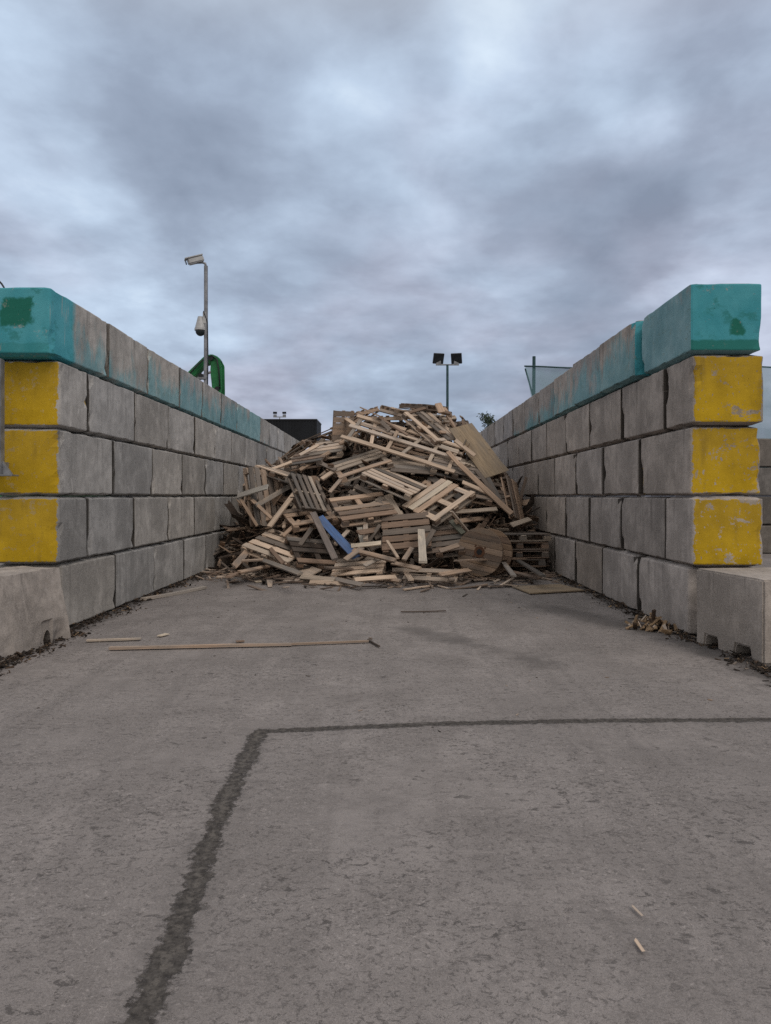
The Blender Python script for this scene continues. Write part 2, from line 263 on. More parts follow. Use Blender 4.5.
def box_mesh(name, d, mat, bev=0.0, c=(0,0,0)):
    bm = bmesh.new(); add_box(bm, c, d)
    if bev: bmesh.ops.bevel(bm, geom=bm.edges[:], offset=bev, segments=2, affect='EDGES', profile=.6)
    return bm_mesh(name, bm, mat)
def poly_extrude(name, pts, y0, y1, mat, bev=0.0):
    """outline in the x-z plane given real thickness along y"""
    bm = bmesh.new()
    a = [bm.verts.new((x, y0, z)) for x, z in pts]
    f = bm.faces.new(a)
    r = bmesh.ops.extrude_face_region(bm, geom=[f])
    for v in r['geom']:
        if isinstance(v, bmesh.types.BMVert): v.co.y = y1
    bmesh.ops.recalc_face_normals(bm, faces=bm.faces[:])
    if bev: bmesh.ops.bevel(bm, geom=bm.edges[:], offset=bev, segments=2, affect='EDGES')
    return bm_mesh(name, bm, mat)
# ------------------------------------------------------------------ node helper
class NT:
    def __init__(s, nt): s.nt = nt; nt.nodes.clear()
    def n(s, t, **kw):
        x = s.nt.nodes.new(t)
        for k, v in kw.items(): setattr(x, k, v)
        return x
    def put(s, sock, v):
        if isinstance(v, bpy.types.NodeSocket): s.nt.links.new(v, sock)
        elif v is not None:
            if sock.type == 'RGBA' and not isinstance(v, (int, float)) and len(v) == 3: v = (*v, 1)
            sock.default_value = v
    def m(s, op, a, b=None, c=None, clamp=False):
        x = s.n('ShaderNodeMath', operation=op, use_clamp=clamp)
        for i, v in enumerate((a, b, c)): s.put(x.inputs[i], v)
        return x.outputs[0]
    def v(s, op, a, b=None, scale=None):
        x = s.n('ShaderNodeVectorMath', operation=op)
        s.put(x.inputs[0], a)
        if b is not None: s.put(x.inputs[1], b)
        if scale is not None: s.put(x.inputs['Scale'], scale)
        return x.outputs['Value'] if op in ('LENGTH','DOT_PRODUCT','DISTANCE') else x.outputs[0]
    def xyz(s, v):
        x = s.n('ShaderNodeSeparateXYZ'); s.put(x.inputs[0], v); return x.outputs
    def comb(s, x, y, z):
        c = s.n('ShaderNodeCombineXYZ')
        for i, q in enumerate((x, y, z)): s.put(c.inputs[i], q)
        return c.outputs[0]
    def noise(s, vec, scale, detail=4, rough=.55, dist=0.0, color=False):
        x = s.n('ShaderNodeTexNoise'); s.put(x.inputs['Vector'], vec)
        x.inputs['Scale'].default_value = scale; x.inputs['Detail'].default_value = detail
        x.inputs['Roughness'].default_value = rough; x.inputs['Distortion'].default_value = dist
        return x.outputs['Color' if color else 'Fac']
    def voro(s, vec, scale, feature='F1'):
        x = s.n('ShaderNodeTexVoronoi', feature=feature); s.put(x.inputs['Vector'], vec); x.inputs['Scale'].default_value = scale
        return x.outputs['Distance']
    def rng(s, v, a, b, c=0.0, d=1.0, smooth=True):
        x = s.n('ShaderNodeMapRange', interpolation_type='SMOOTHSTEP' if smooth else 'LINEAR')
        for i, q in enumerate((v, a, b, c, d)): s.put(x.inputs[i], q)
        return x.outputs[0]
    def mix(s, f, a, b, mode='MIX'):
        x = s.n('ShaderNodeMix', data_type='RGBA', blend_type=mode)
        s.put(x.inputs[0], f); s.put(x.inputs[6], a); s.put(x.inputs[7], b)
        return x.outputs[2]
    def scl(s, vec, sc):
        return s.v('MULTIPLY', vec, sc)
    def bump(s, h, strength=.5, dist=.01, normal=None):
        x = s.n('ShaderNodeBump'); x.inputs['Strength'].default_value = strength; x.inputs['Distance'].default_value = dist
        s.put(x.inputs['Height'], h)
        if normal is not None: s.put(x.inputs['Normal'], normal)
        return x.outputs[0]
    def attr(s, name):
        x = s.n('ShaderNodeAttribute', attribute_type='OBJECT', attribute_name=name); return x.outputs['Fac']
    def out(s, color, rough=.9, normal=None, metal=0.0, spec=.3, alpha=None):
        p = s.n('ShaderNodeBsdfPrincipled'); o = s.n('ShaderNodeOutputMaterial')
        s.put(p.inputs['Base Color'], color); s.put(p.inputs['Roughness'], rough); s.put(p.inputs['Metallic'], metal)
        s.put(p.inputs['Specular IOR Level'], spec)
        if alpha is not None: s.put(p.inputs['Alpha'], alpha)
        if normal is not None: s.put(p.inputs['Normal'], normal)
        s.nt.links.new(p.outputs[0], o.inputs[0]); return p
def material(name):
    m = bpy.data.materials.new(name); m.use_nodes = True
    return m, NT(m.node_tree)
# ------------------------------------------------------------------ materials
def wood_mat(name, c, weather=.35, var=.35):
    m, t = material(name)
    tc = t.n('ShaderNodeTexCoord').outputs['Object']; oi = t.n('ShaderNodeObjectInfo').outputs['Random']
    seed = t.m('MULTIPLY', oi, 37.0)
    p = t.v('ADD', tc, t.comb(seed, t.m('MULTIPLY', oi, 91.0), seed))
    g = t.noise(t.scl(p, (2.2, 38, 38)), 1.0, 5, .6, .4)
    w = t.noise(t.scl(p, (1.2, 5, 5)), 1.3, 4, .6)
    k = t.noise(t.scl(p, (7, 9, 9)), 1.0, 2, .5)
    col = t.mix(t.rng(g, .3, .72), tuple(x*.72 for x in c), tuple(min(.8, x*1.12) for x in c))
    grey = sum(c)/3*.62
    wf = t.m('MULTIPLY', t.rng(t.m('ADD', w, t.m('MULTIPLY', t.m('SUBTRACT', oi, .5), .5)), .42, .75), weather*1.6, clamp=True)
    col = t.mix(wf, col, (grey*1.05, grey*.98, grey*.92))
    col = t.mix(t.rng(k, .66, .8, 0, .6), col, tuple(x*.35 for x in c))
    val = t.m('ADD', 1.0-var*.6, t.m('MULTIPLY', t.m('FRACT', t.m('MULTIPLY', oi, 7.31)), var*1.2))
    col = t.mix(1.0, col, t.comb(val, val, val), 'MULTIPLY')
    t.out(col, .85, t.bump(g, .35, .004), spec=.2)
    return m
WOOD = {
 'pale':      wood_mat('pale_pine', (.60,.47,.365), .35),
 'tan':       wood_mat('tan_pine', (.42,.305,.225), .4),
 'brown':     wood_mat('brown_wood', (.24,.17,.128), .35),
 'brownpale': wood_mat('brownish_pine', (.38,.29,.225), .5),
 'grey':      wood_mat('grey_weathered_wood', (.20,.168,.145), .55),
 'greypale':  wood_mat('pale_grey_wood', (.42,.35,.285), .5),
 'dark':      wood_mat('dark_wood', (.085,.066,.055), .4),  # also tones the splinters in the heap gaps in place of shade
 'white':     wood_mat('whitish_wood', (.62,.53,.42), .3),
 'whitegrey': wood_mat('whitewashed_wood', (.42,.40,.36), .4, .2),
 'blue':      wood_mat('blue_painted_wood', (.085,.17,.38), .2, .1),
 'bluewood':  wood_mat('bluish_brown_wood', (.20,.165,.15), .4),
 'greengrey': wood_mat('greenish_grey_wood', (.17,.175,.14), .5),
 'ply':       wood_mat('tan_plywood', (.31,.24,.165), .3, .15),
 'reel':      wood_mat('reel_wood', (.33,.228,.155), .4),
}
def concrete_mat(name, base, paint=None, chipped=1.0, ends=1.0):
    """cast concrete block; paint: 'yellow' end face, 'teal' top course"""
    m, t = material(name)
    tcn = t.n('ShaderNodeTexCoord'); tc = tcn.outputs['Object']; nrm = tcn.outputs['Normal']
    oi = t.n('ShaderNodeObjectInfo').outputs['Random']
    p = t.v('ADD', tc, t.comb(t.m('MULTIPLY', oi, 53.0), t.m('MULTIPLY', oi, 17.0), t.m('MULTIPLY', oi, 71.0)))
    big = t.noise(p, 1.6, 5, .6, .3); mid = t.noise(p, 7, 6, .65); fine = t.noise(p, 70, 4, .7)
    streak = t.noise(t.scl(p, (9, 9, .8)), 1.0, 4, .6)
    b = Vector(base)
    col = t.mix(t.rng(big, .32, .68), tuple(b*.62), tuple(b*1.25))
    col = t.mix(t.rng(mid, .42, .66, 0, .6), col, tuple(b*.62))
    col = t.mix(t.rng(streak, .5, .7, 0, .55), col, tuple(b*.55))
    wash = t.noise(t.scl(p, (5, 5, 1.6)), 1.3, 6, .7, .6)
    col = t.mix(t.rng(wash, .55, .72, 0, .55), col, tuple(b*1.5))
    col = t.mix(t.rng(fine, .4, .68, 0, .45), col, tuple(b*1.45))
    pits = t.rng(t.voro(p, 16), .05, .11, 1, 0)
    pm = t.m('MULTIPLY', pits, t.rng(t.noise(p, 5, 2), .5, .6))
    col = t.mix(t.m('MULTIPLY', pm, .6), col, tuple(b*.35))
    # dark dribbles from the top edge
    x, y, z = t.xyz(tc)[0:3]
    nx, ny, nz = t.xyz(nrm)[0:3]
    drib = t.m('MULTIPLY', t.rng(t.noise(t.scl(p, (14, 14, .5)), 1.0, 3, .5), .6, .72), t.rng(z, .15, .78))
    col = t.mix(t.m('MULTIPLY', drib, .55), col, tuple(b*.38))
    # joint shade painted near black on the abutting ends, plus streaky run-off staining
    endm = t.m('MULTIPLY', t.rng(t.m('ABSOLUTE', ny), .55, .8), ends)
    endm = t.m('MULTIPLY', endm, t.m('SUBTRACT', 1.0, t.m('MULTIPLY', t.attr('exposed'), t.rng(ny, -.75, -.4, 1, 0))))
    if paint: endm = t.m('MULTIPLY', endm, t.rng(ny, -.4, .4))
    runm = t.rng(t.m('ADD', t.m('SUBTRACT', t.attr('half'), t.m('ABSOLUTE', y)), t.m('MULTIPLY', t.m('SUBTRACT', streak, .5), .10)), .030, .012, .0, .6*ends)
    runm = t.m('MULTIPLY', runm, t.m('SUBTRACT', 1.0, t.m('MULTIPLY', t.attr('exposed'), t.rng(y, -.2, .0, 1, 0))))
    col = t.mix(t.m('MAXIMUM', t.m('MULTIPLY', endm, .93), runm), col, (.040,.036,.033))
    scr = t.rng(t.noise(t.v('ADD', t.scl(p, (3, 2.2, 26)), t.scl(p, (0, 6, 0))), 1.0, 5, .7, .5), .66, .72, 0, .5)
    col = t.mix(t.m('MULTIPLY', scr, t.rng(t.noise(p, 2.3, 2), .5, .62)), col, tuple(b*1.7))
    val = t.m('ADD', .82, t.m('MULTIPLY', oi, .36)); o2 = t.m('FRACT', t.m('MULTIPLY', oi, 13.7))
    col = t.mix(1.0, col, t.comb(t.m('MULTIPLY', val, t.m('ADD', .985, t.m('MULTIPLY', o2, .05))), val, t.m('MULTIPLY', val, t.m('ADD', 1.02, t.m('MULTIPLY', o2, -.07)))), 'MULTIPLY')
    rough = .92
    front = t.rng(ny, -.75, -.4, 1, 0)
    if paint == 'yellow':
        half = t.attr('half')
        ex = t.m('SUBTRACT', .40, t.m('ABSOLUTE', x)); ez = t.m('MINIMUM', z, t.m('SUBTRACT', .79, z))
        e = t.m('MINIMUM', ex, ez)
        n2 = t.noise(p, 11, 5, .65)
        keep = t.rng(t.m('ADD', e, t.m('MULTIPLY', t.m('SUBTRACT', n2, .5), .13)), .020, .032)
        chip = t.m('MULTIPLY', t.rng(t.noise(t.scl(p, (5, 5, 7)), 1.0, 6, .7, .3), .585, .62, 1, .1), t.rng(t.noise(t.scl(p, (30, 30, 18)), 1.0, 4, .65), .62, .66, 1, 0))
        chip = t.m('MAXIMUM', chip, 1.0-chipped)
        mask = t.m('MULTIPLY', t.m('MULTIPLY', front, keep), chip)
        yc = t.mix(t.rng(t.noise(p, 3.2, 5, .6), .3, .7), (.41,.265,.012), (.55,.36,.018))
        yc = t.mix(t.rng(t.noise(t.scl(p, (6, 6, 1.2)), 1.0, 4), .55, .75, 0, .5), yc, (.20,.135,.03))
        yc = t.mix(t.rng(z, .05, .75), yc, t.mix(.25, yc, (.30,.20,.06)))
        col = t.mix(mask, col, yc)
    if paint == 'teal':
        amt = t.attr('spray'); hl = t.attr('half')
        s1 = t.noise(t.scl(p, (3, 2.2, 1.3)), 1.0, 6, .68, .5); s2 = t.noise(t.scl(p, (16, 16, 2.0)), 1.0, 4, .6)
        q = t.m('ADD', t.m('ADD', t.m('MULTIPLY', s1, 1.0), t.m('MULTIPLY', s2, .35)), t.m('ADD', amt, t.m('MULTIPLY', z, -.55)))
        side = t.rng(q, .85, 1.14, 0, .58)
        near = t.m('MULTIPLY', t.attr('wrap'), t.rng(t.m('ADD', y, t.m('MULTIPLY', s1, .3)), -.12, .06, 1, 0))
        side = t.m('MAXIMUM', side, t.m('MULTIPLY', near, t.rng(s2, .3, .45, .55, 1)))
        fm = t.m('MULTIPLY', front, t.m('MULTIPLY', t.rng(amt, .05, .15), t.rng(t.noise(p, 8, 6, .75), .60, .68, 1, .35)))
        fm = t.m('MULTIPLY', fm, t.attr('exposed'))
        tealc = t.mix(t.rng(big, .3, .7), (.05,.285,.345), (.10,.385,.45))
        tealc = t.mix(t.rng(t.noise(t.scl(p, (4, 4, 6)), 1.0, 5, .7), .56, .68, 0, .6), tealc, (.03,.19,.18))
        # older darker green coat left showing on the end face
        px, pz = t.attr('patch_x'), t.attr('patch_z')
        dx = t.m('ABSOLUTE', t.m('SUBTRACT', x, px)); dz = t.m('ABSOLUTE', t.m('SUBTRACT', z, pz))
        box = t.m('MAXIMUM', t.m('SUBTRACT', dx, t.attr('patch_w')), t.m('SUBTRACT', dz, t.attr('patch_h')))
        pk = t.rng(t.m('ADD', box, t.m('MULTIPLY', t.m('SUBTRACT', t.noise(p, 7, 5), .5), .2)), -.015, .03, 1, 0)
        bandm = t.m('MULTIPLY', t.rng(t.m('ADD', z, t.m('MULTIPLY', mid, .08)), .17, .2, 1, 0), t.attr('band'))
        tealc = t.mix(t.m('MULTIPLY', front, t.m('MAXIMUM', pk, t.m('MULTIPLY', bandm, .8))), tealc, (.018,.15,.115))
        col = t.mix(t.m('MAXIMUM', t.m('MULTIPLY', side, t.rng(ny, -.75, -.4)), fm), col, tealc)
    h = t.m('ADD', t.m('MULTIPLY', mid, .6), t.m('ADD', t.m('MULTIPLY', fine, .25), t.m('MULTIPLY', pm, -.8)))
    t.out(col, rough, t.bump(h, .7, .014), spec=.2)
    return m
GREY = (.345,.335,.325); WARM = (.34,.308,.288)
CONN = concrete_mat('shade_darkened_concrete', (.15,.14,.132))  # base colour darkened to stand in for shadow on the neighbouring wall
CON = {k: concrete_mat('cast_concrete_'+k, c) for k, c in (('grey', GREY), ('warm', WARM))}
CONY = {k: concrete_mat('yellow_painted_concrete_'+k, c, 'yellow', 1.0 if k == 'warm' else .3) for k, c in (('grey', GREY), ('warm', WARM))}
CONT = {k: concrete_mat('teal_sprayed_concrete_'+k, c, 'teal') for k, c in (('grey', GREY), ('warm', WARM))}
BARRIER = concrete_mat('old_barrier_concrete', (.31,.28,.258), ends=0.0)
def plain(name, c, rough=.6, metal=0.0, var=.25, scale=6):
    m, t = material(name)
    tc = t.n('ShaderNodeTexCoord').outputs['Object']
    n = t.noise(tc, scale, 5, .6); f = t.noise(tc, scale*9, 3, .6)
    col = t.mix(t.rng(n, .3, .7), tuple(x*(1-var) for x in c), tuple(min(1, x*(1+var)) for x in c))
    t.out(col, rough, t.bump(f, .1, .003), metal)
    return m
STEEL = plain('galvanised_steel', (.24,.25,.27), .5, .4)
WHITE_CASE = plain('white_camera_casing', (.42,.43,.44), .4, 0, .15)
SMOKED = plain('smoked_dome_plastic', (.03,.04,.045), .15, 0, .1)
BLACK = plain('black_metal', (.018,.019,.022), .5)
GREEN = plain('green_machine_paint', (.02,.16,.055), .5, 0, .3, 2)
GLASS_DARK = plain('dark_glass', (.02,.025,.03), .1)
SHED = plain('dark_cladding', (.012,.014,.018), .8, 0, .2, 1)
SHEDLOW = plain('pale_cladding', (.16,.19,.19), .7, 0, .15, 1)
DARKTEAL = plain('dark_teal_paint', (.03,.075,.085), .6)
RUSTY = plain('rusty_steel', (.12,.06,.035), .8, .2)
BARK = plain('bark', (.05,.04,.032), .95)
# ground ---------------------------------------------------------------
def ground_mat():
    m, t = material('worn_concrete_slab')
    P = t.n('ShaderNodeTexCoord').outputs['Object']
    x, y, z = t.xyz(P)[0:3]
    P2 = t.comb(x, y, 0.0)
    big = t.noise(P2, .35, 5, .6, .4); mid = t.noise(P2, 1.7, 6, .62, .3); med = t.noise(t.scl(P2, (1, 1.5, 1)), 8, 7, .74, .5); fine = t.noise(P2, 95, 5, .75); grit = t.noise(P2, 260, 2, .6)
    along = t.noise(t.scl(P2, (2.6, .22, 1)), 1.0, 5, .6, .5)
    c = Vector((.254,.231,.223))
    col = t.mix(t.rng(big, .3, .7), tuple(c*.78), tuple(c*1.18))
    col = t.mix(t.rng(mid, .40, .64, 0, .6), col, tuple(c*.62))
    col = t.mix(t.rng(along, .46, .66, 0, .5), col, tuple(c*.62))
    trk = t.noise(t.v('ADD', t.scl(P2, (5.5, .12, 1)), (4.0,1.0,0.0)), 1.0, 4, .6, .3)
    col = t.mix(t.rng(trk, .54, .70, 0, .38), col, tuple(c*.55))
    pal = t.noise(t.scl(P2, (1.5, .5, 1)), 1.0, 6, .7, .6)
    col = t.mix(t.rng(pal, .54, .70, 0, .45), col, tuple(c*1.4))
    col = t.mix(t.rng(med, .46, .68, 0, .65), col, tuple(c*.54))
    col = t.mix(t.rng(fine, .40, .70, 0, .45), col, tuple(c*1.45))
    col = t.mix(t.rng(grit, .5, .64, 0, .6), col, tuple(c*.40))
    grv = t.m('MULTIPLY', t.rng(t.noise(t.scl(P2, (13, 20, 1)), 1.0, 6, .72, .8), .615, .66), t.rng(t.noise(P2, .9, 4), .40, .60))
    col = t.mix(t.m('MULTIPLY', grv, .75), col, tuple(c*.36))
    spots = t.m('MULTIPLY', t.rng(t.voro(t.v('ADD', P2, t.v('SCALE', t.noise(P2, 14, 3, .6, 0, True), None, .09)), 7.0), .05, .085, 1, 0), t.rng(t.noise(P2, 1.7, 3), .50, .56))
    col = t.mix(t.m('MULTIPLY', spots, .75), col, tuple(c*.33))
    vc = t.n('ShaderNodeTexVoronoi', feature='DISTANCE_TO_EDGE'); t.put(vc.inputs['Vector'], t.v('ADD', P2, t.v('SCALE', t.noise(P2, 2.5, 5, .65, 0, True), None, .8))); vc.inputs['Scale'].default_value = .55
    crk = t.m('MULTIPLY', t.rng(vc.outputs['Distance'], .0, .006, 1, 0), t.rng(t.noise(P2, .6, 3), .5, .6))
    col = t.mix(t.m('MULTIPLY', crk, .7), col, tuple(c*.35))
    def specks(scale, lo, hi, k, seed, mscale, m0, m1, colr, stretch=1.6):
        nonlocal col
        q = t.v('ADD', t.scl(P2, (1, stretch, 1)), (seed, seed*2.0, 0))
        d = t.m('MULTIPLY', t.rng(t.noise(q, scale, 8, .78, .6), lo, hi), t.rng(t.noise(q, mscale, 5, .65), m0, m1))
        col = t.mix(t.m('MULTIPLY', d, k), col, colr); return d
    d1 = specks(13, .565, .615, .9, 3.1, 1.2, .42, .58, tuple(c*.34)); d2 = specks(32, .545, .60, .8, 8.2, .9, .34, .54, tuple(c*.42), 1.2)
    d3 = specks(38, .555, .63, .6, 5.7, 1.1, .36, .56, tuple(c*1.6), 1.1)
    def seg(ax, ay, bx, by):
        dx, dy = bx-ax, by-ay; L2 = dx*dx+dy*dy
        rx = t.m('SUBTRACT', x, ax); ry = t.m('SUBTRACT', y, ay)
        s = t.m('DIVIDE', t.m('ADD', t.m('MULTIPLY', rx, dx), t.m('MULTIPLY', ry, dy)), L2, clamp=True)
        ex = t.m('SUBTRACT', rx, t.m('MULTIPLY', s, dx)); ey = t.m('SUBTRACT', ry, t.m('MULTIPLY', s, dy))
        return t.m('SQRT', t.m('ADD', t.m('MULTIPLY', ex, ex), t.m('MULTIPLY', ey, ey)))
    rag = t.m('MULTIPLY', t.m('SUBTRACT', t.noise(P2, 20, 6, .75), .5), .15)
    wob = t.m('MULTIPLY', t.m('SUBTRACT', t.noise(P2, 3.4, 4, .6), .5), .17)
    def band(segs, w):
        d = None
        for q in segs:
            e = seg(*q); d = e if d is None else t.m('MINIMUM', d, e)
        return t.m('SUBTRACT', d, w)
    jd1 = t.m('ADD', t.m('ADD', band([(-.872,4.72,-.858,3.66),(-.858,3.66,-.785,2.75),(-.785,2.75,-.762,2.35),(-.762,2.35,-.765,2.05),(-.765,2.05,-.74,.5)], .052), t.m('MULTIPLY', rag, 1.25)), t.m('MULTIPLY', wob, .75))
    jd2 = t.m('ADD', t.m('ADD', band([(-.872,4.72,.33,4.88),(.33,4.88,1.5,4.95),(1.5,4.95,2.75,4.97),(2.75,4.95,7,5.05)], .042), t.m('MULTIPLY', rag, .75)), t.m('MULTIPLY', wob, .42))
    jd = t.m('MINIMUM', jd1, jd2)
    jm = t.rng(jd, -.014, .010, 1, 0)
    core = t.rng(t.m('ADD', jd1, t.m('MULTIPLY', rag, 1.2)), -.075, -.035, 1, 0)
    jc = t.mix(t.rng(t.noise(P2, 30, 4, .7), .3, .7), (.030,.026,.024), (.10,.09,.082))
    jc = t.mix(t.m('MULTIPLY', core, .75), jc, t.mix(t.rng(fine, .3, .7), (.10,.09,.08), (.165,.148,.133)))
    halo = t.m('MULTIPLY', t.rng(t.m('ADD', jd, t.m('MULTIPLY', wob, 1.2)), 0, .11, .6, 0), t.rng(med, .35, .6))
    col = t.mix(halo, col, tuple(c*.6))
    col = t.mix(jm, col, jc)
    # damp / oily stains and the dirt that gathers along the foot of the walls
    warp = t.m('MULTIPLY', t.m('SUBTRACT', t.noise(P2, 3.2, 5, .65), .5), .75)
    def stain(q, w, k, soft=.1, dark=.45):
        nonlocal col
        s = t.rng(t.m('ADD', t.m('SUBTRACT', seg(*q), w), warp), -soft, soft, k, 0)
        col = t.mix(s, col, tuple(c*dark))
    stain((.3,8.35,.75,7.7), .16, .6, .16, .42); stain((.75,7.7,1.5,6.75), .09, .5, .14); stain((1.35,6.9,1.5,6.5), .13, .6, .12, .45)
    stain((2.3,9.9,3.1,8.3), .26, .75, .2, .42); stain((1.6,10.9,2.6,9.7), .1, .4, .2)
    stain((-3.9,5.6,-3.85,14), .22, .85, .15, .36); stain((3.45,6,3.45,14), .24, .85, .15, .36)
    stain((3.0,8.5,3.5,5.8), .12, .7, .15, .4)
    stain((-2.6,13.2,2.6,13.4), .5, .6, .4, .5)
    stain((-.3,3.9,1.2,2.2), .0, .45, .25, .55); stain((.6,3.4,2.6,2.0), .05, .35, .3, .5); stain((1.0,4.6,3.2,3.6), .05, .3, .3, .5)
    # pale scuffs
    sc = t.m('MULTIPLY', t.rng(t.noise(t.scl(P2, (1.0, 5, 1)), 1.0, 5, .7), .62, .75), .4)
    col = t.mix(sc, col, tuple(c*1.5))
    h = t.m('ADD', t.m('ADD', t.m('MULTIPLY', med, .7), t.m('MULTIPLY', fine, .35)), t.m('ADD', t.m('MULTIPLY', t.m('ADD', t.m('ADD', spots, grv), t.m('ADD', t.m('MULTIPLY', d1, .7), t.m('MULTIPLY', d2, .4))), -.5), t.m('MULTIPLY', jm, -1.2)))
    t.out(col, t.rng(mid, .3, .7, .78, .95), t.bump(h, .6, .010), spec=.3)
    return m
GROUND = ground_mat()
# ------------------------------------------------------------------ SETTING
bm = bmesh.new(); bmesh.ops.create_grid(bm, x_segments=8, y_segments=8, size=600)
g = mobj('ground', bm_mesh('ground', bm, GROUND)); g['kind'] = 'structure'
g['label'] = 'worn brown grey concrete yard slab with filled joints'
# ------------------------------------------------------------------ BLOCK WALLS
from mathutils import noise as mnoise
def block_mesh(length, seed, mat, w=.8, h=.797, dep=.085, gh=.030):
    """cast block: rebated top and bottom arrises, eased corners, a few knocked-off edges"""
    rnd = random.Random(seed*77+int(length*100))
    off = Vector((seed*9.7, seed*3.1, seed*5.3)); c = .028
    nxs, nys = 9, max(9, int(length*11))
    xs = [-w/2+c+(w-2*c)*i/nxs for i in range(nxs+1)]; ys = [-length/2+c+(length-2*c)*i/nys for i in range(nys+1)]
    ring = [(x,-length/2) for x in xs]+[(w/2-c*.3,-length/2+c*.3)]+[(w/2,y) for y in ys]+[(w/2-c*.3,length/2-c*.3)]+[(x,length/2) for x in xs[::-1]]+[(-w/2+c*.3,length/2-c*.3)]+[(-w/2,y) for y in ys[::-1]]+[(-w/2+c*.3,-length/2+c*.3)]
    zs = [(0,dep),(gh*.6,dep*.45),(gh,.004),(gh+.012,0)]+[(gh+.012+(h-2*gh-.024)*k/8,0) for k in range(1,8)]+[(h-gh-.012,0),(h-gh,.004),(h-gh*.6,dep*.45),(h,dep)]
    bm = bmesh.new(); R_ = []
    for z, ins in zs:
        r_ = []
        for x, y in ring:
            px = x*(1-ins/(w/2)); py = y*(1-ins/(length/2)); p = Vector((px,py,z))
            d = mnoise.noise(Vector((px,py,z))*1.6+off)*.006 + mnoise.noise(p*9+off)*.0025
            ne = min(abs(abs(x)-w/2)+abs(abs(y)-length/2), min(z, h-z)+.01)
            if ne < .05:
                k = mnoise.noise(p*4.3+off*2)
                if k > .14: d -= (k-.14)*.16
            o2 = Vector((px/(w/2), py/(length/2), 0)); m_ = max(abs(o2.x),abs(o2.y))
            o2 = Vector([q if abs(q) > m_-.05 else 0 for q in o2]).normalized()
            r_.append(bm.verts.new(p+o2*d+Vector((0,0,mnoise.noise(p*2.5+off)*(.004 if .01 < z < h-.01 else 0)))))
        R_.append(r_)
    n = len(ring)
    for j in range(len(zs)-1):
        for k in range(n): bm.faces.new((R_[j][k],R_[j][(k+1)%n],R_[j+1][(k+1)%n],R_[j+1][k]))
    bm.faces.new(R_[0][::-1]); bm.faces.new(R_[-1])
    return bm_mesh('concrete_block', bm, mat)
ORD = 'first second third fourth fifth sixth seventh eighth ninth tenth eleventh twelfth thirteenth fourteenth fifteenth sixteenth seventeenth eighteenth'.split()
ROWN = ['bottom course', 'second course up', 'middle course', 'fourth course up', 'top course']
proto = {}
def block_obj(kind, tone, seed):
    key = (kind[0], kind[1], tone, seed)
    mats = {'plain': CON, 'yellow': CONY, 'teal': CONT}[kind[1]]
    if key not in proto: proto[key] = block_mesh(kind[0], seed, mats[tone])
    return mobj('concrete_block', proto[key])
def wall(xin, sgn, y0, pitch, tone, wallname, group, n_by_row, spray, offs):
    xc = xin + sgn*.4
    for row in range(5):
        half_first = row in (1, 3)
        y = y0 + offs[row]; i = 0
        zsag = 0.0
        while i < n_by_row[row]:
            first = i == 0
            L = (.8 if (first and half_first) else 1.6)*(pitch/1.6)
            yend = first and row in (1,2,3)
            kind = 'teal' if (row == 4 and (i < len(spray))) else ('yellow' if yend else 'plain')
            body = L-.046
            o = block_obj((round(body,3), kind), tone, (i*3+row*5) % 4)
            jx = random.uniform(-.006,.006); rz = random.uniform(-.010,.010)
            if row == 4:
                rz *= 1.6
                if sgn > 0 and i == 0: jx = -.02; rz = -.012
                if sgn > 0 and i == 1: jx = -.085; rz = .004; y += .03
                if sgn > 0 and i == 2: jx = -.075
                if sgn > 0 and i == 3: jx = -.03
            o.location = (xc+jx, y+L/2, row*.8 + zsag + random.uniform(0,.002))
            o.rotation_euler = (random.uniform(-.002,.002), random.uniform(-.002,.002), rz)
            nth = ORD[i]
            where = f'{nth} from the open end of the {wallname}'
            if row == 0: where = f'{nth} from the open end'
            if kind == 'yellow': lab = f'concrete block with yellow painted end, {ROWN[row]} of the {wallname}'
            elif first and row == 4: lab = f'teal ended concrete block topping the open end of the {wallname}'
            elif row == 4: lab = f'{"teal sprayed" if kind=="teal" else "bare grey"} top course block, {nth} from the open end, {wallname}'
            else: lab = f'plain grey block, {ROWN[row]}, {nth} from the open end, {wallname}'
            tag(o, lab, 'concrete block', group)
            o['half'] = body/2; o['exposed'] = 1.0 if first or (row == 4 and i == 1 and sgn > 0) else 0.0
            if kind == 'teal':
                o['spray'] = spray[i]; o['wrap'] = 1.0 if (first and sgn < 0) else 0.0
                o['patch_x'] = 5.0; o['patch_z'] = 5.0; o['patch_w'] = .1; o['patch_h'] = .1; o['band'] = 0.0
                if first:
                    if sgn < 0: o['patch_x'], o['patch_z'], o['patch_w'], o['patch_h'] = .02,.50,.17,.15; o['band'] = .4
                    else: o['patch_x'], o['patch_z'], o['patch_w'], o['patch_h'] = .12,.30,.06,.09; o['band'] = 1.0
            y += L; i += 1
GL = 'concrete blocks of the wall beside the camera pole'; GR = 'concrete blocks of the wall below the green netting'
wall(-3.83, -1, 8.06, 1.625, 'grey', 'camera pole wall', GL, (6,8,9,13,14), [.46,.40,.52,.56,.50,.60,.72,.95,.25,.15], (.10,0,.02,.03,-.18))
wall(3.41, 1, 7.74, 1.60, 'warm', 'netting wall', GR, (6,8,10,12,12), [.84,.58,.58,.52,.46,.42,.30,.15], (.14,.03,.08,.02,0))
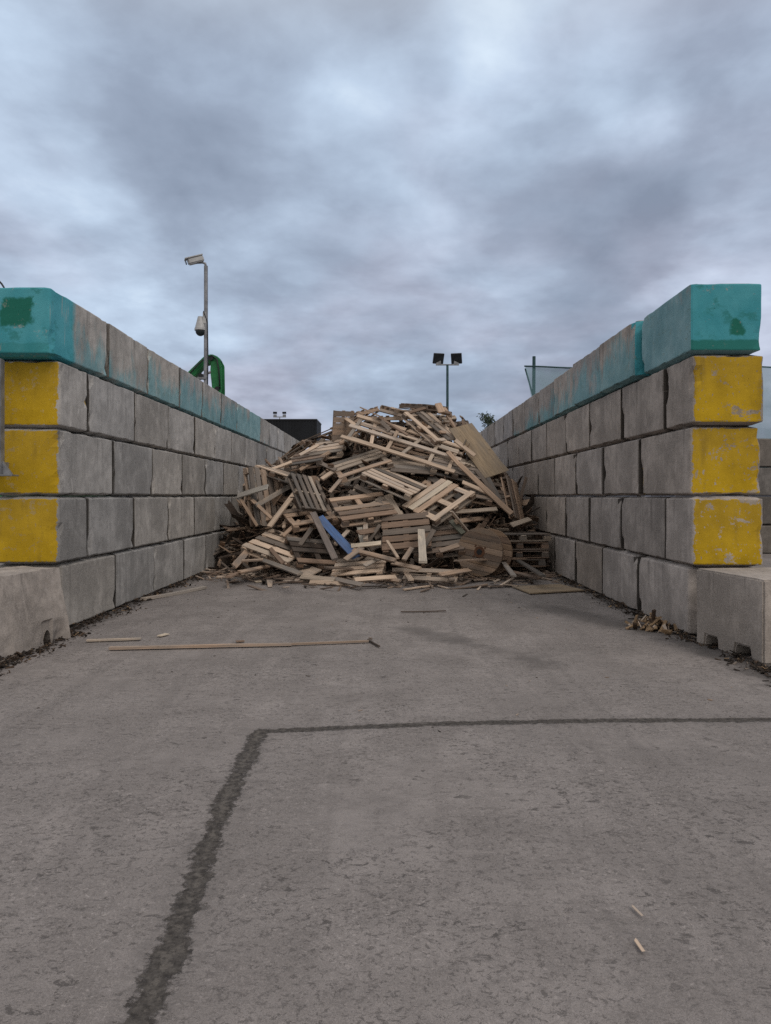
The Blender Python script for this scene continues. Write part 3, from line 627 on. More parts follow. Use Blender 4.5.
# wall of the neighbouring bay seen past the end of the netting wall
nmesh = [block_mesh(1.58, k, CONN) for k in range(4)]
GN = 'concrete blocks of the neighbouring bay wall'
for row in range(4):
    for i in range(4):
        o = block_obj((1.582, 'plain'), 'warm', (i+row) % 4)
        x = 8.4 + i*1.6 + (.8 if row % 2 else 0)
        o.location = (x+.8, 19.6, row*.8 if row < 4 else 0); o.rotation_euler = (0,0,R(90)+random.uniform(-.006,.006))
        o.location.z = row*.8
        tag(o, f'far grey block of the neighbouring bay, {ROWN[row] if row < 3 else "top course"}, {ORD[i]} from hidden end', 'concrete block', GN)
        o['half'] = .79
        o.data = nmesh[(i+row) % 4]
# ------------------------------------------------------------------ BARRIERS at the wall ends
def roughen(bm, amp, seed, chip=.05):
    off = Vector((seed*3.3, seed*7.7, seed))
    for v in bm.verts:
        d = Vector((mnoise.noise(v.co*2.2+off), mnoise.noise(v.co*2.2+off*2), mnoise.noise(v.co*2.2+off*3)))*amp
        d += Vector((mnoise.noise(v.co*9+off), mnoise.noise(v.co*9+off*2), mnoise.noise(v.co*9+off*3)))*amp*.45
        if v.co.z < .12: d.z = max(d.z, 0)*2
        v.co += d
# one with two fork pockets (outline of its long face, extruded through its width)
def pocket_block():
    W, Hh = 1.02, .81
    pts = [(-W/2,0),(-.37,0),(-.35,.13),(-.17,.13),(-.15,0),(.10,0),(.12,.13),(.32,.13),(.34,0),(W/2,0),(W/2,Hh),(-W/2,Hh)]
    bm = bmesh.new()
    a = [bm.verts.new((x, 0, z)) for x, z in pts]; f = bm.faces.new(a)
    r = bmesh.ops.extrude_face_region(bm, geom=[f])
    for v in r['geom']:
        if isinstance(v, bmesh.types.BMVert): v.co.y = 1.5
    bmesh.ops.recalc_face_normals(bm, faces=bm.faces[:])
    bmesh.ops.triangulate(bm, faces=[f for f in bm.faces if len(f.verts) > 4])
    bmesh.ops.bevel(bm, geom=[e for e in bm.edges if len(e.link_faces)==2 and e.calc_face_angle(0) > .5], offset=.018, segments=2, affect='EDGES')
    for k in range(3):
        bmesh.ops.subdivide_edges(bm, edges=[e for e in bm.edges if e.calc_length() > .14], cuts=1)
    bmesh.ops.triangulate(bm, faces=bm.faces[:])
    roughen(bm, .010, 4)
    return bm_mesh('barrier_block', bm, BARRIER)
o = mobj('barrier_block', pocket_block(), loc=(3.445, 7.06, 0))
# its pocketed face looks into the bay: local x runs towards the viewer, local y outwards
ang = math.atan2(-.98, .19); o.rotation_euler = (0, 0, ang)
tag(o, 'low weathered concrete barrier block with two fork pockets along its base', 'concrete barrier')
def slope_block():
    L = 1.7
    pts = [(-.45,0),(.05,0),(.035,.14),(-.02,.45),(-.08,.80),(-.62,.80),(-.66,0)]
    bm = bmesh.new(); N = 70
    rings = []
    for j in range(N+1):
        yy = -L + L*j/N; ring = []
        for k in range(len(pts)):
            x0, z0 = pts[k]; x1, z1 = pts[(k+1) % len(pts)]
            for s in range(14): ring.append((x0+(x1-x0)*s/14, yy, z0+(z1-z0)*s/14))
        rings.append([bm.verts.new(p) for p in ring])
    n = len(rings[0])
    for j in range(N):
        for k in range(n): bm.faces.new((rings[j][k], rings[j][(k+1)%n], rings[j+1][(k+1)%n], rings[j+1][k]))
    bm.faces.new(rings[0]); bm.faces.new(rings[-1][::-1])
    bmesh.ops.recalc_face_normals(bm, faces=bm.faces[:])
    roughen(bm, .02, 9)
    for v in bm.verts:   # broken arch and ragged toe
        c = v.co
        if c.x > -.25 and c.z < .26:
            d = abs(c.y+.38)
            if d < .10: c.z = max(c.z, .17*(1-(d/.10)**2)); c.x -= .03
            k = mnoise.noise(Vector((c.y*3.1, 9, 2)))
            if k > .0: c.x -= k*.12*(1-c.z/.26)
    return bm_mesh('barrier_block', bm, BARRIER)
o = mobj('barrier_block', slope_block(), loc=(-3.62, 7.80, 0)); o.rotation_euler = (0,0,R(-6))
tag(o, 'broken sloping concrete barrier with crumbled base below the yellow blocks', 'concrete barrier')
# steel stop post and lifting hoop at the near end of the camera pole wall
t_ = empty('steel_post', (-4.43, 7.93, 0)); tag(t_, 'grey galvanised post with foot plate standing against the yellow blocks', 'post')
bm = bmesh.new(); add_box(bm, (0,0,2.5), (.07,.09,1.33)); bmesh.ops.bevel(bm, geom=bm.edges[:], offset=.008, segments=2, affect='EDGES')
mobj('shaft', bm_mesh('shaft', bm, STEEL), t_)
mobj('foot_plate', box_mesh('foot_plate', (.30,.16,.018), STEEL, .004, (.03,.0,1.835)), t_)
mobj('gusset', poly_extrude('gusset', [(.036,1.846),(.15,1.846),(.036,2.0)], -.012, .012, STEEL), t_)
mobj('wall_arm', box_mesh('wall_arm', (.06,.16,.06), STEEL, .005, (0,.06,1.96)), t_)
def tube_mesh(name, pts, r, mat, seg=8):
    bm = bmesh.new(); rings = []
    pts = [Vector(p) for p in pts]
    for i, p in enumerate(pts):
        d = (pts[min(i+1,len(pts)-1)]-pts[max(i-1,0)]).normalized()
        a = d.orthogonal().normalized() if i == 0 else (a-d*a.dot(d)).normalized()
        b = d.cross(a)
        rings.append([bm.verts.new(p+(a*math.cos(q)+b*math.sin(q))*r) for q in [2*math.pi*k/seg for k in range(seg)]])
    for i in range(len(rings)-1):
        for k in range(seg): bm.faces.new((rings[i][k], rings[i][(k+1)%seg], rings[i+1][(k+1)%seg], rings[i+1][k]))
    bm.faces.new(rings[0][::-1]); bm.faces.new(rings[-1])
    return bm_mesh(name, bm, mat, True)
pts = [(-4.76+.20*math.cos(a), 8.3, 3.97+.24*math.sin(a)) for a in [R(-4+i*188/16) for i in range(17)]]
tag(mobj('lifting_hoop', tube_mesh('lifting_hoop', pts, .011, BLACK)), 'thin dark wire hoop arching above the teal end block', 'wire hoop')
# ------------------------------------------------------------------ CCTV POLE
t_ = empty('camera_pole', (-5.24, 20, 0)); tag(t_, 'tall grey pole carrying white security cameras above the block wall', 'camera pole')
bm = bmesh.new(); add_cyl(bm, (0,0,0), (0,0,4.5), .085, .085); add_cyl(bm, (0,0,4.5), (0,0,8.22), .06, .055)
mobj('pole', bm_mesh('pole', bm, STEEL, False), t_)
mobj('camera_arm', tube_mesh('camera_arm', [(0,0,8.2),(-.02,0,8.29),(-.1,0,8.32),(-.28,-.04,8.30)], .035, STEEL), t_)
bm = bmesh.new(); add_box(bm, (0,0,0), (.46,.2,.17)); bmesh.ops.bevel(bm, geom=bm.edges[:], offset=.03, segments=2, affect='EDGES')
add_box(bm, (-.03,0,.095), (.52,.24,.025))
cam_b = mobj('bullet_camera', bm_mesh('bullet_camera', bm, WHITE_CASE), t_, (-.28,-.06,8.36), (0, R(-20), R(20)))
bm = bmesh.new(); add_cyl(bm, (-.275,0,0), (-.30,0,0), .06); mobj('lens', bm_mesh('lens', bm, SMOKED), cam_b)
bm = bmesh.new(); add_cyl(bm, (0,0,6.72), (-.16,0,6.72), .03); add_box(bm, (-.03,0,6.72), (.09,.12,.32)); mobj('dome_bracket', bm_mesh('dome_bracket', bm, WHITE_CASE), t_)
bm = bmesh.new(); add_cyl(bm, (-.16,0,6.42), (-.16,0,6.76), .155, .07, 20); add_cyl(bm, (-.16,0,6.36), (-.16,0,6.42), .165, .165, 20)
dome = mobj('dome_camera', bm_mesh('dome_camera', bm, WHITE_CASE), t_)
bm = bmesh.new(); bmesh.ops.create_uvsphere(bm, u_segments=18, v_segments=10, radius=.14, matrix=Matrix.Translation((-.16,0,6.34))); mobj('dome_glass', bm_mesh('dome_glass', bm, SMOKED, True), dome)
mobj('cable', tube_mesh('cable', [(.06,-.05,4.4),(.075,-.05,5.6),(.06,-.05,6.6),(-.05,-.09,6.9)], .014, BLACK, 6), t_)
bm = bmesh.new(); add_box(bm, (-.10,-.02,4.98), (.26,.16,.05)); add_box(bm, (.12,-.03,4.42), (.3,.06,.05)); mobj('junction_arm', bm_mesh('junction_arm', bm, STEEL), t_)
# ------------------------------------------------------------------ EXCAVATOR beyond the wall
t_ = empty('excavator', (-11.5, 26, 0)); tag(t_, 'green excavator with raised bent boom working beyond the camera pole wall', 'excavator')
def P(px, py, Y=26): return ((px-388)*Y/695+11.5, 1.6-(py-496)*Y/695)
up = [P(189,374),P(198,364),P(206,356.5),P(213,355),P(219,357.5),P(222,362),P(214,366),P(208,364),P(201,371),P(190,382)]
lo = [(3.3,5.0),(1.2,3.2),(0.2,2.0),(.7,1.6),(1.7,2.7),(3.7,4.5)]
mobj('boom', poly_extrude('boom', [(.2,2.05),(.7,1.5),(1.9,2.8)]+[P(190,384),P(201,371.5),P(208,364.5),P(215,366),P(222,362),P(219,357.5),P(213,355),P(206,356.5),P(189,373)]+[(1.2,3.2)], -.2, .2, GREEN, .03), t_)
mobj('stick', poly_extrude('stick', [P(213,357),P(219,358),P(223,365),P(223.5,393),(5.1,2.6),(4.75,2.6),P(214,392),P(212,372)], -.27, -.205, GREEN, .02), t_)
mobj('stick', poly_extrude('stick', [P(213,357),P(219,358),P(223,365),P(223.5,393),(5.1,2.6),(4.75,2.6),P(214,392),P(212,372)], .205, .27, GREEN, .02), t_)
bm = bmesh.new(); a = P(203,377); b = P(213,373); add_cyl(bm, (a[0],-.24,a[1]), (b[0],-.24,b[1]), .045); add_cyl(bm, (1.6,-.24,2.2), (a[0],-.24,a[1]), .075); mobj('hydraulic_ram', bm_mesh('hydraulic_ram', bm, STEEL), t_)
mobj('bucket', poly_extrude('bucket', [(4.7,2.65),(5.15,2.65),(5.3,2.1),(4.9,1.7),(4.2,1.75),(4.15,1.95),(4.6,2.1)], -.5, .5, RUSTY, .02), t_)
for q in (P(213,360), P(203,377), P(219,390)):
    bm = bmesh.new(); add_cyl(bm, (q[0],-.34,q[1]), (q[0],.34,q[1]), .085, .085, 12); mobj('pivot_pin', bm_mesh('pivot_pin', bm, BLACK), t_)
for k in (0, 1):
    pp = [P(190,377+k), P(200,366+k), P(208,359+k*.6), P(214,357.2), P(219,361), P(221,372), P(222,390)]
    mobj('hydraulic_hose', tube_mesh('hydraulic_hose', [(x_, -.30-.04*k, z_) for x_, z_ in pp], .022, BLACK, 6), t_)
mobj('body', poly_extrude('body', [(-2.6,1.0),(1.1,1.0),(1.1,1.7),(.2,1.9),(-2.5,1.9),(-2.7,1.6)], -1.2, 1.2, GREEN, .08), t_)
mobj('cab', poly_extrude('cab', [(-.7,1.9),(.9,1.75),(1.0,2.4),(.7,3.0),(-.7,3.0)], -1.15, -.25, GLASS_DARK, .05), t_)
for s in (-1, 1):
    mobj('track', poly_extrude('track', [(-2.0,.1),(-1.7,0),(1.5,0),(1.8,.1),(2.05,.45),(1.8,.8),(-2.0,.8),(-2.25,.45)], s*.7, s*1.3, BLACK, .04), t_)
# ------------------------------------------------------------------ FLOODLIGHT MASTS
def mast(name, x, y, h, label, r=.07, lamp=(.62,.14,.6), spread=.52, tilt=R(25)):
    t_ = empty(name, (x, y, 0)); tag(t_, label, 'floodlight mast')
    bm = bmesh.new(); add_cyl(bm, (0,0,0), (0,0,h), r*1.3, r); mobj('pole', bm_mesh('pole', bm, DARKTEAL if r > .06 else STEEL), t_)
    bm = bmesh.new(); add_box(bm, (0,0,h), (spread*2+.3,.07,.07)); mobj('crossbar', bm_mesh('crossbar', bm, STEEL), t_)
    for s in (-1, 1):
        l_ = mobj('floodlight', box_mesh('floodlight', lamp, BLACK, .02), t_, (s*spread, -.02, h+.36), (tilt, 0, s*R(-14)))
        mobj('lens', box_mesh('lens', (lamp[0]*.88, .012, lamp[2]*.86), GLASS_DARK, .003, (0, -lamp[1]/2-.008, 0)), l_)
        bm = bmesh.new(); add_box(bm, (s*spread,0,h+.12), (.28,.05,.2)); mobj('lamp_bracket', bm_mesh('lamp_bracket', bm, STEEL), t_)
mast('floodlight_mast', 3.42, 40, 9.15, 'tall mast with twin black floodlights rising behind the pallet heap')
mast('floodlight_mast', -9.35, 60, 8.42, 'distant small mast with twin lights above the dark shed', .04, (.34,.10,.18), .40)
# ------------------------------------------------------------------ SHED, NETTING, TREES
t_ = empty('dark_shed', (-10.72, 45, 0)); tag(t_, 'dark flat topped shed behind the far end of the camera pole wall', 'shed')
mobj('wall', box_mesh('wall', (12.0,2.6,4.6), SHEDLOW, 0, (0,1.3,2.3)), t_)
bm = bmesh.new(); add_box(bm, (0,1.3,5.7), (12.25,2.9,1.55))
for i in range(62): add_box(bm, (-6.05+i*.198,-.16,5.7), (.07,.03,1.5))
mobj('cladding', bm_mesh('cladding', bm, SHED), t_)
mobj('roof', box_mesh('roof', (12.3,3.0,.10), BLACK, .02, (0,1.3,6.52)), t_)
mobj('door', box_mesh('door', (2.6,.08,3.4), SHED, .01, (3.5,-.045,1.7)), t_)
def net_mat():
    m, t = material('green_debris_netting')
    tc = t.n('ShaderNodeTexCoord').outputs['Object']
    w = t.noise(t.scl(tc, (1.2, 1, .8)), 1.5, 4, .6)
    col = t.mix(t.rng(w, .3, .7), (.10,.20,.23), (.15,.27,.30))
    t.out(col, .8, None, 0, .2, t.rng(w, .3, .7, .52, .68))
    return m
NET = net_mat()
t_ = empty('netting_fence', (3.8, 19.3, 0)); tag(t_, 'pale green debris netting stretched between posts behind the block wall', 'netting fence')
bm = bmesh.new(); vs = []; NX, NZ = 60, 10
def netp(i, j):
    u = i/NX; w = j/NZ; x = 8.9*u
    zt = 5.19 - .05*math.sin(u*3*math.pi)**2; zb = 2.2
    xx = x + (.62*(1-w) if u < .02 else .62*(1-w)*(1-min(1,u*6)))
    return Vector((xx, .06*math.sin(u*23)+.04*math.sin(w*5+u*9), zb+(zt-zb)*w))
grid = [[bm.verts.new(netp(i,j)) for i in range(NX+1)] for j in range(NZ+1)]
for j in range(NZ):
    for i in range(NX): bm.faces.new((grid[j][i],grid[j][i+1],grid[j+1][i+1],grid[j+1][i]))
mobj('net', bm_mesh('net', bm, NET, True), t_)
mobj('top_rope', tube_mesh('top_rope', [(-.02+8.95*i/30, -.03, 5.20-.05*math.sin(i/30*3*math.pi)**2) for i in range(31)], .022, DARKTEAL), t_)
for x, h in ((.24,5.5),(3.2,5.3),(6.2,5.3),(8.95,5.3)):
    bm = bmesh.new(); add_cyl(bm, (x,.12,0), (x+.04,.12,h), .055, .045); mobj('post', bm_mesh('post', bm, DARKTEAL), t_)
bm = bmesh.new(); add_cyl(bm, (.3,.12,4.3), (1.0,.12,2.9), .03); add_cyl(bm, (.28,.12,4.3), (.02,.05,5.15), .022); mobj('brace', bm_mesh('brace', bm, DARKTEAL), t_)
def leaf_mat():
    m, t = material('dark_evergreen_foliage')
    gi = t.n('ShaderNodeNewGeometry').outputs['Random Per Island']
    t.out(t.mix(gi, (.02,.032,.022), (.05,.07,.045)), .8)
    return m
LEAF = leaf_mat()
def tree(x, y, h, r, label, seed, lean=0.0):
    rnd = random.Random(seed)
    t_ = empty('tree', (x, y, 0)); tag(t_, label, 'tree', 'trees beyond the netting wall')
    limbs = []
    bm = bmesh.new(); add_cyl(bm, (0,0,0), (lean,0,h*.93), .24, .04, 10)
    for k in range(16):
        z = h*(.35+.58*k/16); a = rnd.uniform(0,6.28); l = r*(1.15-.75*(z/h))*rnd.uniform(.6,1.15)
        e = Vector((lean*z/h+math.cos(a)*l, math.sin(a)*l, z+rnd.uniform(.1,.7))); add_cyl(bm, (lean*z/h,0,z), e, .06, .02, 6); limbs.append((Vector((lean*z/h,0,z)), e))
    mobj('trunk', bm_mesh('trunk', bm, BARK), t_)
    vs, fs = [], []
    for a, e in limbs:
        for q in range(7):
            c = a.lerp(e, rnd.uniform(.35,1.1)) + Vector((rnd.gauss(0,.16),rnd.gauss(0,.16),rnd.gauss(0,.14)))
            for w in range(22):
                p = c+Vector((rnd.gauss(0,.2),rnd.gauss(0,.2),rnd.gauss(0,.15)))
                d = Vector((rnd.gauss(0,1),rnd.gauss(0,1),rnd.gauss(0,1))).normalized(); o2 = d.orthogonal().normalized()*.05
                b = len(vs); vs += [p-o2, p+d*.17+o2*.2, p+o2, p-d*.06]; fs.append((b,b+1,b+2,b+3))
    mobj('crown', mesh_from('crown', vs, fs, LEAF), t_)
tree(8.15, 55, 8.4, 1.5, 'dark ragged evergreen standing beyond the far end of the netting wall', 3)
tree(6.9, 52, 6.2, 1.3, 'low dark bush tree at the gap between heap and netting wall', 8)
# ------------------------------------------------------------------ WOOD
bcache = {}
def board_mesh(L, w, th, mat, seed):
    key = (round(L,2), round(w,3), round(th,3), mat.name, seed % 3)
    if key in bcache: return bcache[key]
    rnd = random.Random(hash((round(L*100), seed % 3)))
    bm = bmesh.new(); n = 6; rings = []
    bow = rnd.uniform(-.008,.008)*L; tw = rnd.uniform(-.03,.03)
    for i in range(n+1):
        u = i/n-.5; e = rnd.uniform(-.012,.012) if i in (0,n) else 0
        b = bow*(1-4*u*u); c = math.cos(tw*u*2); s = math.sin(tw*u*2); ww = w/2*(1+rnd.uniform(-.03,.03)); ring = []
        for sy, sz in ((-1,-1),(1,-1),(1,1),(-1,1)):
            yy, zz = sy*ww, sz*th/2
            sk = rnd.uniform(-.01,.01) if i in (0,n) else 0
            ring.append(bm.verts.new((u*L+e+sk, yy*c-zz*s, yy*s+zz*c+b)))
        rings.append(ring)
    for i in range(n):
        for k in range(4): bm.faces.new((rings[i][k],rings[i][(k+1)%4],rings[i+1][(k+1)%4],rings[i+1][k]))
    bm.faces.new(rings[0][::-1]); bm.faces.new(rings[-1])
    bmesh.ops.recalc_face_normals(bm, faces=bm.faces[:])
    me = bm_mesh('board', bm, mat); bcache[key] = me
    return me
def part_board(name, parent, L, w, th, mat, c, along='x', seed=0, rz=0.0):
    o = mobj(name, board_mesh(L, w, th, mat, seed), parent, c, (0,0,(R(90) if along == 'y' else 0)+rz))
    return o
def block3(parent, mat, c, d=(.14,.10,.078)):
    key = ('blk', mat.name, d)
    if key not in bcache: bcache[key] = box_mesh('pallet_foot', d, mat, .004)
    return mobj('spacer_block', bcache[key], parent, c)
def pallet(typ, L, W, tone, loc, q, label, cat='pallet', group=None, rnd=None):
    rnd = rnd or random
    name = {'frame':'slatted_crate','skeleton':'wooden_pallet','sheet':'plywood_sheet','panelboards':'crate_side'}.get(typ, 'wooden_pallet')
    m = WOOD[tone]
    if typ == 'sheet':
        o = mobj(name, board_mesh(L, W, .02, m, 1) if L >= W else board_mesh(W, L, .02, m, 1), None, loc, None, q)
        if W > L: o.rotation_quaternion = Quaternion(q) @ Quaternion((0,0,1), R(90))
        tag(o, label, cat, group); return o
    t_ = empty(name, loc, q); tag(t_, label, cat, group)
    alt = WOOD[{'pale':'greypale','tan':'brown','brown':'grey','grey':'greypale','greypale':'tan','dark':'brown','brownpale':'tan'}.get(tone,'tan')]
    pick = lambda: m if rnd.random() < .66 else (alt if rnd.random() < .65 else WOOD['grey'])
    T = .022
    if typ == 'frame':
        for k, y in enumerate((-W/2+.06, 0.02, W/2-.06)):
            part_board('rail', t_, L, .12, .035, pick(), (0, y, -.02), 'x', k)
        for k in range(6):
            x = L*(-.44+.88*k/5)+rnd.uniform(-.05,.05)
            part_board('strut', t_, W*1.04, .08, .03, pick(), (x, 0, -.056), 'y', k, rnd.uniform(-.28,.28) if k in (1,3) else .05)
        for k in range(2): part_board('rail', t_, L*.96, .09, .03, pick(), (0.03, (-.3+.62*k)*W, -.088), 'x', k+3)
        return t_
    if typ == 'panelboards':
        n = max(4, int(W/.13))
        for k in range(n): part_board('board', t_, L, W/n*.93, T, pick(), (0, -W/2+W*(k+.5)/n, 0), 'x', k)
        for k in range(3): part_board('batten', t_, W, .08, .03, pick(), (L*(-.42+.42*k), 0, -.028), 'y', k)
        return t_
    if typ == 'skeleton':
        for k in range(3): part_board('stringer', t_, L, .06, .07, pick(), (0, W*(-.45+.45*k), -.06), 'x', k)
        for k in range(3): part_board('deck_board', t_, W, .09, T, pick(), (L*(-.45+.42*k), 0, -.011), 'y', k)
        return t_
    if typ.startswith('stringer'):
        # boards run along y ('stringer_w') or along x ('stringer_l') over three stringers
        along = 'x' if typ.endswith('_l') else 'y'
        A, B = (L, W) if along == 'x' else (W, L)      # A: board length, B: extent across the boards
        n = max(4, int(B/.16)); miss = rnd.randrange(n) if rnd.random() < .55 else -1
        def pos(a, b, z): return (a, b, z) if along == 'x' else (b, a, z)
        other = 'y' if along == 'x' else 'x'
        for k in range(n):
            if k == miss: continue
            part_board('deck_board', t_, A*(1 if rnd.random() > .14 else .62), .098, T, pick(), pos(0, B*(-.5+(k+.5)/n), -T/2), along, k, rnd.uniform(-.015,.015))
        for k in range(3): part_board('stringer', t_, B*.985, .042, .09, pick(), pos(A*(-.46+.46*k), 0, -T-.046), other, k)
        for k in range(3): part_board('bottom_board', t_, A, .098, T, pick(), pos(0, B*(-.44+.44*k), -T-.092-T/2), along, k+1)
        return t_
    # block pallet: deck boards along x, carriers along y, nine blocks, three bottom boards
    if typ == 'open':
        for k, (v, bw, mm) in enumerate(((.42,.14,m),(.255,.155,WOOD['white']),(.06,.145,WOOD['tan']),(-.43,.13,m))):
            part_board('deck_board', t_, L, bw*W, T, mm, (0, v*W, -T/2), 'x', k)
        for k in range(3): part_board('carrier_board', t_, W, .13, T*.9, m, (L*(-.42+.42*k), 0, -T-T*.46), 'y', k)
        for i in range(3):
            for j in range(3): block3(t_, WOOD['brown'], (L*(-.44+.44*i), W*(-.45+.45*j), -2*T-.040))
        for j in range(3): part_board('bottom_board', t_, L, .10, T, alt, (0, W*(-.45+.45*j), -2*T-.080-T/2), 'x', j+2)
        return t_
    n = max(4, round(W/.19)); miss = rnd.randrange(1, n-1) if rnd.random() < .5 else -1
    if typ == 'open': miss = -1
    for k in range(n):
        if k == miss or (typ == 'open' and k in (n-2,)): continue
        part_board('deck_board', t_, L, min(.145, W/n*.76), T, pick(), (0, W*(-.5+(k+.5)/n), -T/2), 'x', k, rnd.uniform(-.012,.012))
    for k in range(3): part_board('carrier_board', t_, W, .11, T*.9, pick(), (L*(-.44+.44*k), 0, -T-T*.46), 'y', k)
    for i in range(3):
        for j in range(3): block3(t_, alt if rnd.random() < .5 else WOOD['brown'], (L*(-.44+.44*i), W*(-.45+.45*j), -2*T-.040))
    for j in range(3): part_board('bottom_board', t_, L, .10, T, pick(), (0, W*(-.45+.45*j), -2*T-.080-T/2), 'x', j+2)
    return t_

LM = {}   # landmarks for saying where a loose piece lies
def img(p): return (p[0]/p[1], (p[2]-1.6)/p[1])
for (key, typ, L, W, tone, loc, q) in HAND:
    lab, short = HL[key]
    cat = {'frame':'crate frame','sheet':'board','panelboards':'crate panel'}.get(typ, 'pallet')
    pallet(typ, L, W, tone, loc, q, lab, cat, 'pallets and crates tipped on the heap', random.Random(key))
    LM[short] = img(loc)
for (lab, short, L, W, T, tone, loc, q) in PLANK:
    o = mobj('plank', board_mesh(L, W, T, WOOD[tone], 1), None, loc, None, q)
    tag(o, lab, 'plank', 'loose planks on the heap')
    if short: LM[short] = img(loc)
# ---- cable reel
def disc_mesh(r, th, n_planks, mat):
    bm = bmesh.new(); w = 2*r/n_planks
    for k in range(n_planks):
        y0 = -r+k*w+.004; y1 = y0+w-.008
        top, bot = [], []
        for i in range(7):
            y = y0+(y1-y0)*i/6; x = math.sqrt(max(0.0, r*r-y*y)); top.append((x, y)); bot.append((-x, y))
        out = top+bot[::-1]; z = random.uniform(-.004,.004)
        a = [bm.verts.new((x, y, z)) for x, y in out]
        try: f = bm.faces.new(a)
        except ValueError: continue
        rr = bmesh.ops.extrude_face_region(bm, geom=[f])
        mi = (0,1,0,2,1,0,2,0)[k % 8]; f.material_index = mi
        for v in rr['geom']:
            if isinstance(v, bmesh.types.BMVert): v.co.z += th
            if isinstance(v, bmesh.types.BMFace): v.material_index = mi
    bmesh.ops.recalc_face_normals(bm, faces=bm.faces[:])
    return bm_mesh('flange', bm, [mat, WOOD['tan'], WOOD['brown']])
def reel(loc, q, r, wd, label):
    t_ = empty('cable_reel', loc, q); tag(t_, label, 'cable reel')
    fm = disc_mesh(r, .05, 8, WOOD['reel'])
    for s in (0, 1):
        f = mobj('flange', fm, t_, (0,0,wd/2-.05 if s else -wd/2))
    bm = bmesh.new(); seg = 20
    for k in range(seg):
        a = 2*math.pi*k/seg
        add_box(bm, (r*.55*math.cos(a), r*.55*math.sin(a), 0), (.03, 2*math.pi*r*.55/seg*.94, wd-.1), Matrix.Rotation(a,3,'Z'))
    mobj('drum', bm_mesh('drum', bm, WOOD['brown']), t_)
    bm = bmesh.new()
    for s in (1,):
        add_cyl(bm, (0,0,wd/2), (0,0,wd/2+.006), .11, .11, 20)
    mobj('hub_plate', bm_mesh('hub_plate', bm, RUSTY), t_)
    bm = bmesh.new(); add_cyl(bm, (0,0,wd/2+.0065), (0,0,wd/2+.010), .055, .055, 16); mobj('arbor_hole_shade_disc', bm_mesh('arbor_hole_shade_disc', bm, BLACK), t_)  # flat black disc painted in for the darkness inside the hole
    bm = bmesh.new()
    for k in range(4):
        a = R(45+90*k); add_cyl(bm, (.3*r*math.cos(a),.3*r*math.sin(a),wd/2), (.3*r*math.cos(a),.3*r*math.sin(a),wd/2+.014), .018, .018, 8)
    mobj('tie_bolt', bm_mesh('tie_bolt', bm, RUSTY), t_)
    return t_
axis = Vector((-.50,-.86,.08)).normalized(); xa = Vector((.86,-.50,-.10)); xa = (xa-axis*xa.dot(axis)).normalized(); ya = axis.cross(xa)
rq = Matrix((xa,ya,axis)).transposed().to_quaternion() @ Quaternion((0,0,1), R(-4))
reel((1.90, 13.62, .50), rq, .47, .56, 'round wooden cable reel standing on edge at the foot of the heap')
LM['the cable reel'] = img((1.93,13.5,.53))
# low stack of flat pallets by the netting wall
for k, (z, tone, lab) in enumerate(((.30,'brown','lowest flat pallet of the short stack beside the cable reel'),(.47,'brown','second flat pallet up in the short stack beside the cable reel'),(.64,'tan','third flat pallet up in the short stack beside the cable reel'),(.81,'grey','topmost flat pallet of the short stack beside the cable reel'))):
    pallet('block', 1.2, 1.0, tone, (2.62+.03*(k%2), 14.55, z+.02), Quaternion((0,0,1), R(-4+5*k)), lab, 'pallet', 'flat pallets stacked beside the reel', random.Random(k))
LM['the short pallet stack'] = img((2.8,14.2,.6))
# ---- loose pieces that fell into the gaps
TW = {'pale':'pale','tan':'tan','brown':'brown','grey':'grey','greypale':'pale grey','dark':'dark','brownpale':'brownish','white':'whitish','greengrey':'greenish grey'}
used = {}
def where(p, k=0):
    u = img(p); near = sorted(LM.items(), key=lambda kv: (kv[1][0]-u[0])**2+(kv[1][1]-u[1])**2)[k]
    dx, dz = u[0]-near[1][0], u[1]-near[1][1]
    if abs(dx) < .012 and abs(dz) < .012: rel = 'tucked behind'
    elif abs(dz) > abs(dx)*1.8: rel = 'above' if dz > 0 else 'below'
    elif abs(dx) > abs(dz)*1.8: rel = 'to the right of' if dx > 0 else 'to the left of'
    else: rel = ('above and ' if dz > 0 else 'below and ') + ('right of' if dx > 0 else 'left of')
    return f'{rel} {near[0]}'
def unique(base, p, extra):
    for k in range(3):
        for e in ['']+extra:
            s = ' '.join(f'{e} {base} {where(p,k)}'.split())
            if s not in used and len(s.split()) <= 16: used[s] = 1; return s
    s = ' '.join(f'{base} {where(p)}'.split()); used[s] = used.get(s, 0)+1
    s2 = f'{ORD[min(used[s],17)-1]} {s}'; return s2
def posture(q, L):
    n = Quaternion(q) @ Vector((0,0,1)); u = Quaternion(q) @ Vector((1,0,0))
    if abs(n.z) > .9: return 'lying flat'
    if abs(n.z) < .45: return 'standing on edge'
    return 'tilted'
rf = random.Random(5)
